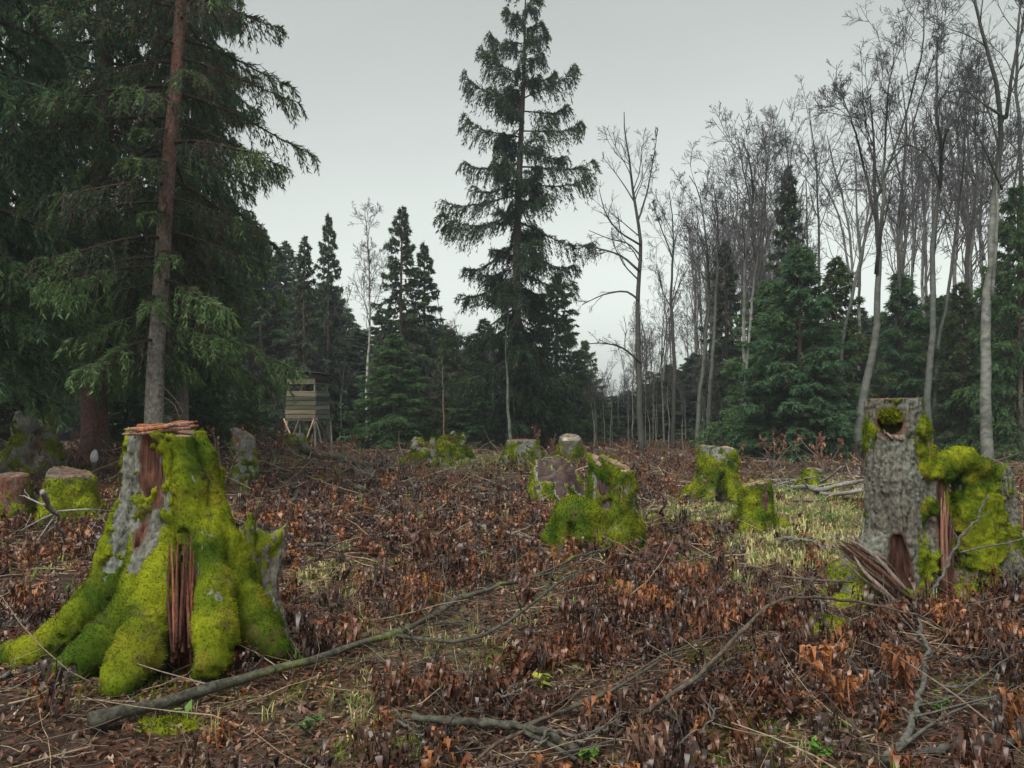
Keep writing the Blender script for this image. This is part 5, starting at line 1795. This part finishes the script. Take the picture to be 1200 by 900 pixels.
fallen('thin dark twiggy branch lying across the bottom centre', [(560, 905), (620, 868), (690, 832), (745, 800), (800, 776), (850, 766)], .010, .004, 504, clear=True, lift=.05, twigs=6, fine=2, tl=(.1, .3), col=BR_BROWN)
fallen('grey crooked stick rising from the lower right corner to the broken shell', [(1040, 905), (1062, 872), (1078, 845), (1085, 812), (1084, 780), (1080, 745)], .018, .010, 505, clear=True, lift=.04, twigs=4, fine=2, tl=(.15, .4), col=BR_GREY, subs=[([(1050, 893), (1090, 862), (1130, 840), (1170, 828)], .010, .004), ([(1083, 800), (1110, 815), (1160, 800)], .007, .004)])
fallen('thin pale stick leaning against the broken mossy shell', [(1092, 702, 6.3), (1110, 668, 6.3), (1130, 624, 6.35), (1145, 604, 6.4), (1156, 588, 6.4)], .014, .007, 506, twigs=3, fine=1, tl=(.1, .25), col=BR_GREY, subs=[([(1126, 648, 6.3), (1150, 642, 6.3), (1175, 638, 6.35), (1199, 632, 6.4)], .008, .006)])
fallen('dark thick branch lying flat in the lower right corner', [(1075, 892), (1110, 886), (1150, 881), (1205, 880)], .016, .018, 507, clear=True, lift=.02, twigs=3, fine=1, tl=(.15, .4), col=(.05, .045, .04), moss=.2)
fallen('weathered root-like stick at the left border beside the biggest stump', [(-20, 742), (10, 740), (35, 732), (55, 722)], .030, .016, 508, twigs=2, fine=1, col=BR_GREY, tl=(.2, .4))
fallen('thin stick at the left border under the roots of the biggest stump', [(-10, 802), (25, 788), (62, 766)], .013, .007, 509, twigs=3, fine=1, tl=(.2, .4), col=BR_GREY)
fallen('bleached forked stick in front of the sawn stump near the left border', [(50, 578, .5), (64, 600, .35), (72, 618, .2), (84, 636)], .028, .016, 510, subs=[([(66, 602, .34), (44, 612, .2), (15, 628)], .014, .008), ([(68, 600, .35), (100, 598, .4), (135, 600, .3)], .010, .005), ([(64, 606, .3), (40, 640, .1), (20, 660)], .010, .006)], twigs=2, fine=1, tl=(.15, .3), col=(.26, .25, .225))
fallen('dark log slanting down from the foot of the wooden hide', [(356, 531), (380, 538), (410, 544), (440, 551), (465, 556)], .13, .05, 511, twigs=3, fine=2, tl=(.2, .4), col=(.075, .065, .055))
fallen('crooked dark branch lying across the left middle of the clearing', [(416, 574), (440, 578), (460, 588), (476, 600), (492, 611)], .06, .045, 512, subs=[([(490, 607), (520, 604), (555, 602), (584, 594)], .03, .012), ([(430, 574), (436, 560, .3), (440, 552, .4)], .03, .02)], twigs=4, fine=2, tl=(.2, .4), moss=.3)
fallen('twisted dark branch on the ground below the wooden hide', [(336, 596), (348, 586), (352, 578), (375, 570), (400, 566), (430, 578)], .045, .018, 513, twigs=5, fine=2, tl=(.2, .4), subs=[([(352, 578), (362, 588), (372, 600)], .018, .01), ([(380, 568), (395, 558, .1), (420, 556), (445, 566)], .03, .014)])
fallen('long pale stick across the mid clearing, left of the middle stump', [(522, 570), (545, 571), (570, 574), (590, 578), (602, 590)], .030, .014, 514, twigs=6, fine=2, tl=(.25, .5), col=BR_GREY)
fallen('bundle-like brushy branch left of the middle stump', [(500, 588), (530, 583), (560, 582), (600, 580), (640, 576)], .026, .012, 515, twigs=9, fine=3, tl=(.25, .55), col=(.15, .14, .12))
fallen('dark straight branch before the peeling stump', [(468, 578), (490, 576), (515, 577)], .05, .03, 516, twigs=4, fine=2, tl=(.4, .8), col=(.08, .07, .06))
fallen('heavy grey branch heap stem left of the tall stump, long and bowed', [(884, 577), (910, 573), (940, 570, .15), (965, 572, .2), (990, 566, .35), (1020, 561, .45)], .060, .035, 517, twigs=5, fine=2, tl=(.15, .35), col=(.22, .21, .19), moss=.25,
       subs=[([(955, 575, .1), (975, 581, .1), (1000, 578, .2), (1018, 566, .3)], .04, .03), ([(962, 566, .2), (975, 558, .4), (986, 548, .5)], .03, .015), ([(900, 573, .1), (930, 564, .2), (955, 560, .3)], .03, .015)])
fallen('pale fallen stick lying over the top of the wide flaring grey stump', [(822, 526, 13.9), (838, 527, 13.9), (852, 530, 13.9), (866, 534, 13.9)], .020, .016, 518, twigs=2, fine=1, tl=(.2, .4), col=(.33, .28, .22))
fallen('broken light splinter lying on the upright mossy stump', [(704, 540, 9.8), (714, 546, 9.8), (724, 549, 9.8), (733, 553, 9.8)], .014, .018, 519, twigs=0, col=(.45, .33, .24), name='wood_splinter', cat='splinter', group=None)
fallen('small dark upright sapling stump with a bent shoot right of the middle stump', [(779, 613), (778, 600, .15), (780, 590, .28), (776, 583, .4)], .022, .010, 520, twigs=3, fine=0, tl=(.3, .6), col=(.035, .03, .028), name='dead_sapling', cat='sapling', group=None)
fallen('curved pale dry stalk between the middle stump and the wide flaring stump', [(756, 613), (760, 600, .15), (766, 588, .3), (760, 580, .4), (748, 577, .42)], .010, .005, 521, twigs=1, fine=0, tl=(.2, .4), col=(.27, .23, .17), name='dry_stalk', cat='stalk', group=None)
fallen('thin branch with side twigs lying right of the foremost mossy stumps', [(740, 655), (790, 652), (840, 648), (880, 640), (930, 646)], .016, .006, 522, twigs=7, fine=2, tl=(.15, .35), col=BR_BROWN)
fallen('thin twiggy branch lying on the grass right of the little splintered stump', [(896, 598, .1), (915, 602), (935, 602), (955, 612)], .012, .006, 523, twigs=5, fine=2, tl=(.25, .5), col=(.13, .125, .11))
fallen('mossy branch at the far end, left of the peeling stump', [(398, 548), (425, 556), (452, 560), (480, 572)], .06, .03, 524, twigs=5, fine=2, tl=(.2, .45), col=(.11, .10, .085))
r_ = rng(555)
for q in range(16):
    px, py = r_.uniform(300, 1150), r_.uniform(552, 640)
    ang = r_.uniform(-.35, .35)
    L = r_.uniform(20, 55)
    fallen('loose grey-brown branch half sunk in the brown undergrowth of the clearing', [(px - L, py + L * ang * .4), (px, py + r_.normal(0, 2), .08), (px + L, py - L * ang * .4)], r_.uniform(.018, .035), .010, 560 + q, twigs=6, fine=2, tl=(.2, .45),
           col=[(.10, .09, .075), (.16, .15, .13), (.075, .06, .05)][q % 3], group='loose branches in the brown undergrowth')

for q in range(22):
    if q < 12:
        px, py = r_.uniform(430, 830), r_.uniform(690, 880)
    else:
        px, py = r_.uniform(820, 1190), r_.uniform(720, 880)
    ang = r_.uniform(-.9, .5)
    L = r_.uniform(28, 75)
    dx, dy = L * math.cos(ang), L * math.sin(ang) * .6
    fallen('thin dark crooked twig lying over the leaves in front', [(px - dx, py - dy), (px - dx * .3, py - dy * .2 + r_.normal(0, 5), .04), (px + dx * .4, py + dy * .5 + r_.normal(0, 5), .06), (px + dx, py + dy, .05)], r_.uniform(.005, .010), .003, 600 + q, twigs=4, fine=2, tl=(.2, .5),
           col=[(.06, .05, .042), (.11, .095, .08), (.045, .035, .03)][q % 3], lift=.03, name='fallen_twig', cat='twig', group='thin twigs scattered in front')

# ------------------------------------------------------------------ small plants and odd things
def beech(label, px, D, h, seed, leaves=150, lcol=((0.20, 0.075, 0.035), (0.15, 0.055, 0.03), (0.26, 0.12, 0.06)), leaf=.075, spread=.5):
    r = rng(seed)
    b = gx(px, D)
    st = []
    for q in range(4):
        a = r.uniform(0, 2 * PI)
        e = np.array([math.cos(a) * spread * r.uniform(.3, 1), math.sin(a) * spread * r.uniform(.3, 1), h * r.uniform(.75, 1.0)])
        st.append(resample([(0, 0, -.05), e * .5 + r.normal(0, .06, 3), e], 9))
    P = np.stack(st)
    R = np.repeat(np.linspace(.016, .004, 9)[None], 4, 0)
    mb = MB()
    V, T, Q = tubes(P, R, 5)
    mb.add(V, T, Q, (0.10, .08, .07))
    P2, R2 = grow(P, R, 9, r, tr=(.2, 1), ang=(30, 65), ln=(.2, .4), n=5, up=.05, rmin=.003)
    V, T, Q = tubes(P2, R2, 4, cap=False)
    mb.add(V, T, Q, (0.10, .08, .07))
    t = thing('leafy_sapling', label, 'sapling', b)
    link('stem', mb.mesh('stem', M_TWIG), t)
    idx = r.integers(0, len(P2), leaves)
    pos, _, _, _ = along(P2, idx, r.uniform(.1, 1, leaves))
    mb = MB()
    tm = leaf_tmpl(r, w=.5, fold=.25, curl=.3)
    scatter(mb, tm, pos, r.uniform(0, 2 * PI, leaves), leaf * r.uniform(.7, 1.3, leaves), pick(r, lcol, leaves), tilt=r.normal(-.9, .6, leaves))
    o = link('dry_leaves', mb.mesh('dry_leaves', M_FERN), t)
    o['kind'] = 'stuff'
beech('beech sapling still holding russet leaves, behind the right shoulder of the biggest stump', 258, 13.5, 1.05, 701, 260, spread=.55)
beech('low sapling with orange-brown leaves beside the old broken stump at the left border', 72, 14.0, .85, 702, 160)
beech('russet leaved sapling behind the wide flaring grey stump', 846, 15.2, 1.0, 703, 140, spread=.5)
beech('brown leaved sapling close left of the tallest spruce foot', 640, 25, 1.1, 704, 160, leaf=.11)
beech('brown leaved sapling at the forest edge below the big bright spruce', 905, 23, 1.2, 705, 220, leaf=.11, spread=.9)
beech('reddish leaved sapling below the curved leaning tree', 965, 21, 1.0, 706, 220, leaf=.10, spread=.9)
beech('small rust leaved sapling left of the squat olive stump by the hide', 318, 19, .9, 707, 200, leaf=.09, spread=.8)

def green_plant(label, px, py, h, seed, n=16, col=((0.10, 0.20, 0.03), (0.14, 0.25, 0.05), (0.08, .17, .03)), leaf=.06):
    r = rng(seed)
    b = gp(px, py)
    t = thing('green_plant', label, 'plant', b)
    mb = MB()
    P = []
    for q in range(6):
        a = r.uniform(0, 2 * PI)
        e = np.array([math.cos(a) * h * .6, math.sin(a) * h * .6, h * r.uniform(.5, 1)])
        P.append(resample([(0, 0, -.01), e * .5 + (0, 0, h * .15), e], 6))
    P = np.stack(P)
    V, T, Q = tubes(P, np.full((6, 6), .0025), 4)
    mb.add(V, T, Q, col[0])
    link('stem', mb.mesh('stem', M_GRASS), t)
    for q in range(n):
        ml = MB()
        pos, _, _, _ = along(P, np.array([q % 6]), r.uniform(.35, 1, 1))
        scatter(ml, leaf_tmpl(r, w=.55, fold=.2, curl=.35), pos, r.uniform(0, 2 * PI, 1), leaf * r.uniform(.7, 1.3, 1), pick(r, col, 1), tilt=r.normal(.1, .5, 1))
        link('leaf', ml.mesh('leaf', M_GRASS), t)
green_plant('fresh bright green leafy plant beside the grey crooked stick at the lower right', 1098, 838, .10, 721)
green_plant('small bright green plant at the mossy foot of the tall stump', 930, 742, .10, 722)
green_plant('fresh green fern-like plant at the bottom edge, right of the bottom centre', 962, 893, .11, 723, 18)
green_plant('bright green plant at the bottom edge under the smooth dark-ended branch', 690, 893, .09, 724, 14)
green_plant('little green plant at the lower left, below the thick end of the longest branch', 215, 846, .07, 725, 10)
green_plant('blue-green leafy plant right of the longest branch near the bottom left', 362, 862, .10, 726, 16, col=((.09, .14, .05), (.12, .17, .07), (.08, .13, .05)))
green_plant('pale yellow-green leaf rosette in the litter above the bottom centre', 634, 806, .07, 727, 12, col=((.30, .30, .05), (.24, .27, .05), (.2, .24, .04)), leaf=.09)

def moss_cushion(label, px, py, w, d, h, seed):
    r = rng(seed)
    b = gp(px, py)
    nu, nv = 28, 9
    th = np.linspace(0, PI / 2, nv)[:, None]
    ph = (np.arange(nu) / nu * 2 * PI)[None]
    S = np.stack([w * np.sin(th) * np.cos(ph), d * np.sin(th) * np.sin(ph), h * np.cos(th) + 0 * ph - .015], -1).reshape(-1, 3)
    S = S * (1 + .35 * fbm(S * 9 + seed, 3, seed))[:, None]
    S[:, 2] += hgt(b[0] + S[:, 0], b[1] + S[:, 1]) - b[2]
    N = norm(np.stack([S[:, 0] / w ** 2, S[:, 1] / d ** 2, np.full(len(S), .8 / h)], -1))
    i = np.arange(nv - 1)[:, None] * nu
    j = np.arange(nu)[None]
    k = (j + 1) % nu
    mb = MB()
    C = MOSS_DEEP + (MOSS_LIT - MOSS_DEEP) * (.6 + .6 * fbm(S * 8, 2, seed)).clip(0, 1)[:, None]
    mb.add(S, None, np.stack([i + j, i + nu + j, i + nu + k, i + k], -1).reshape(-1, 4), C)
    n = int(9000 * w * d * 3) + 200
    f = r.integers(0, len(S) - nu, n)
    P = S[f] + r.normal(0, .012, (n, 3)) * np.array([1, 1, .2])
    tuft_add(mb, P, N[f], C[f] * r.uniform(.7, 1.3, (n, 1)), r, .016)
    o = link('moss_patch', mb.mesh('moss_patch', M_MOSS), None, b)
    tag(o, label, 'moss')
moss_cushion('yellow-green moss cushion lying under the thick end of the longest branch', 195, 852, .16, .09, .05, 741)
moss_cushion('mossy lump on the ground before the foot of the tall stump', 965, 738, .17, .14, .10, 742)
moss_cushion('moss patch on the litter left of the grey crooked stick', 888, 776, .12, .08, .04, 743)
moss_cushion('small moss tuft in the litter below the little splintered stump', 826, 722, .08, .06, .05, 744)
moss_cushion('mossy hump left of the sawn stump near the left border', 20, 605, .35, .25, .16, 745)
moss_cushion('moss hump at the left foot of the wide flaring grey stump', 805, 578, .28, .2, .09, 746)

def white_lump():
    r = rng(9)
    b = gp(110, 549)
    ch = None
    nu, nv = 16, 11
    th = np.linspace(0, PI, nv)[:, None]
    ph = (np.arange(nu) / nu * 2 * PI)[None]
    S = np.stack([.075 * np.sin(th) * np.cos(ph), .06 * np.sin(th) * np.sin(ph), .13 * np.cos(th) + 0 * ph + .22], -1).reshape(-1, 3)
    S = S * (1 + .16 * fbm(S * 14, 3, 8))[:, None]
    i = np.arange(nv - 1)[:, None] * nu
    j = np.arange(nu)[None]
    k = (j + 1) % nu
    mb = MB()
    mb.add(S, None, np.stack([i + j, i + nu + j, i + nu + k, i + k], -1).reshape(-1, 4), (0.62, .63, .64))
    # it sits on a small dark stub
    mb2 = MB()
    V, T, Q = tubes(np.array([[(0, 0, -.1), (0, 0, .12)]]), np.array([[.06, .05]]), 8)
    mb.add(V, T, Q, (.10, .08, .07))
    tag(link('white_stone', mb.mesh('white_stone', M_STONE), None, b), 'small white lump standing in the brown growth before the dark red-brown spruce trunk', 'stone')
white_lump()

build_litter()
build_ground_moss()
build_twig_litter()
build_ferns()
build_grass()

# ------------------------------------------------------------------ damp air
def haze():
    m = bpy.data.materials.new('haze')
    m.use_nodes = True
    nt = m.node_tree
    nt.nodes.clear()
    out = nt.nodes.new('ShaderNodeOutputMaterial')
    pv = nt.nodes.new('ShaderNodeVolumePrincipled')
    pv.inputs['Color'].default_value = (0.86, 0.93, 1.0, 1)
    pv.inputs['Density'].default_value = 0.0010
    pv.inputs['Anisotropy'].default_value = 0.2
    nt.links.new(pv.outputs[0], out.inputs['Volume'])
    mb = MB()
    box(mb, (0, 0, 13.6), 900, 900, 31.0, (1, 1, 1))
    tag(link('haze', mb.mesh('haze', m, smooth=False)), 'thin damp haze that pales the far trees', 'haze', kind='stuff')
haze()
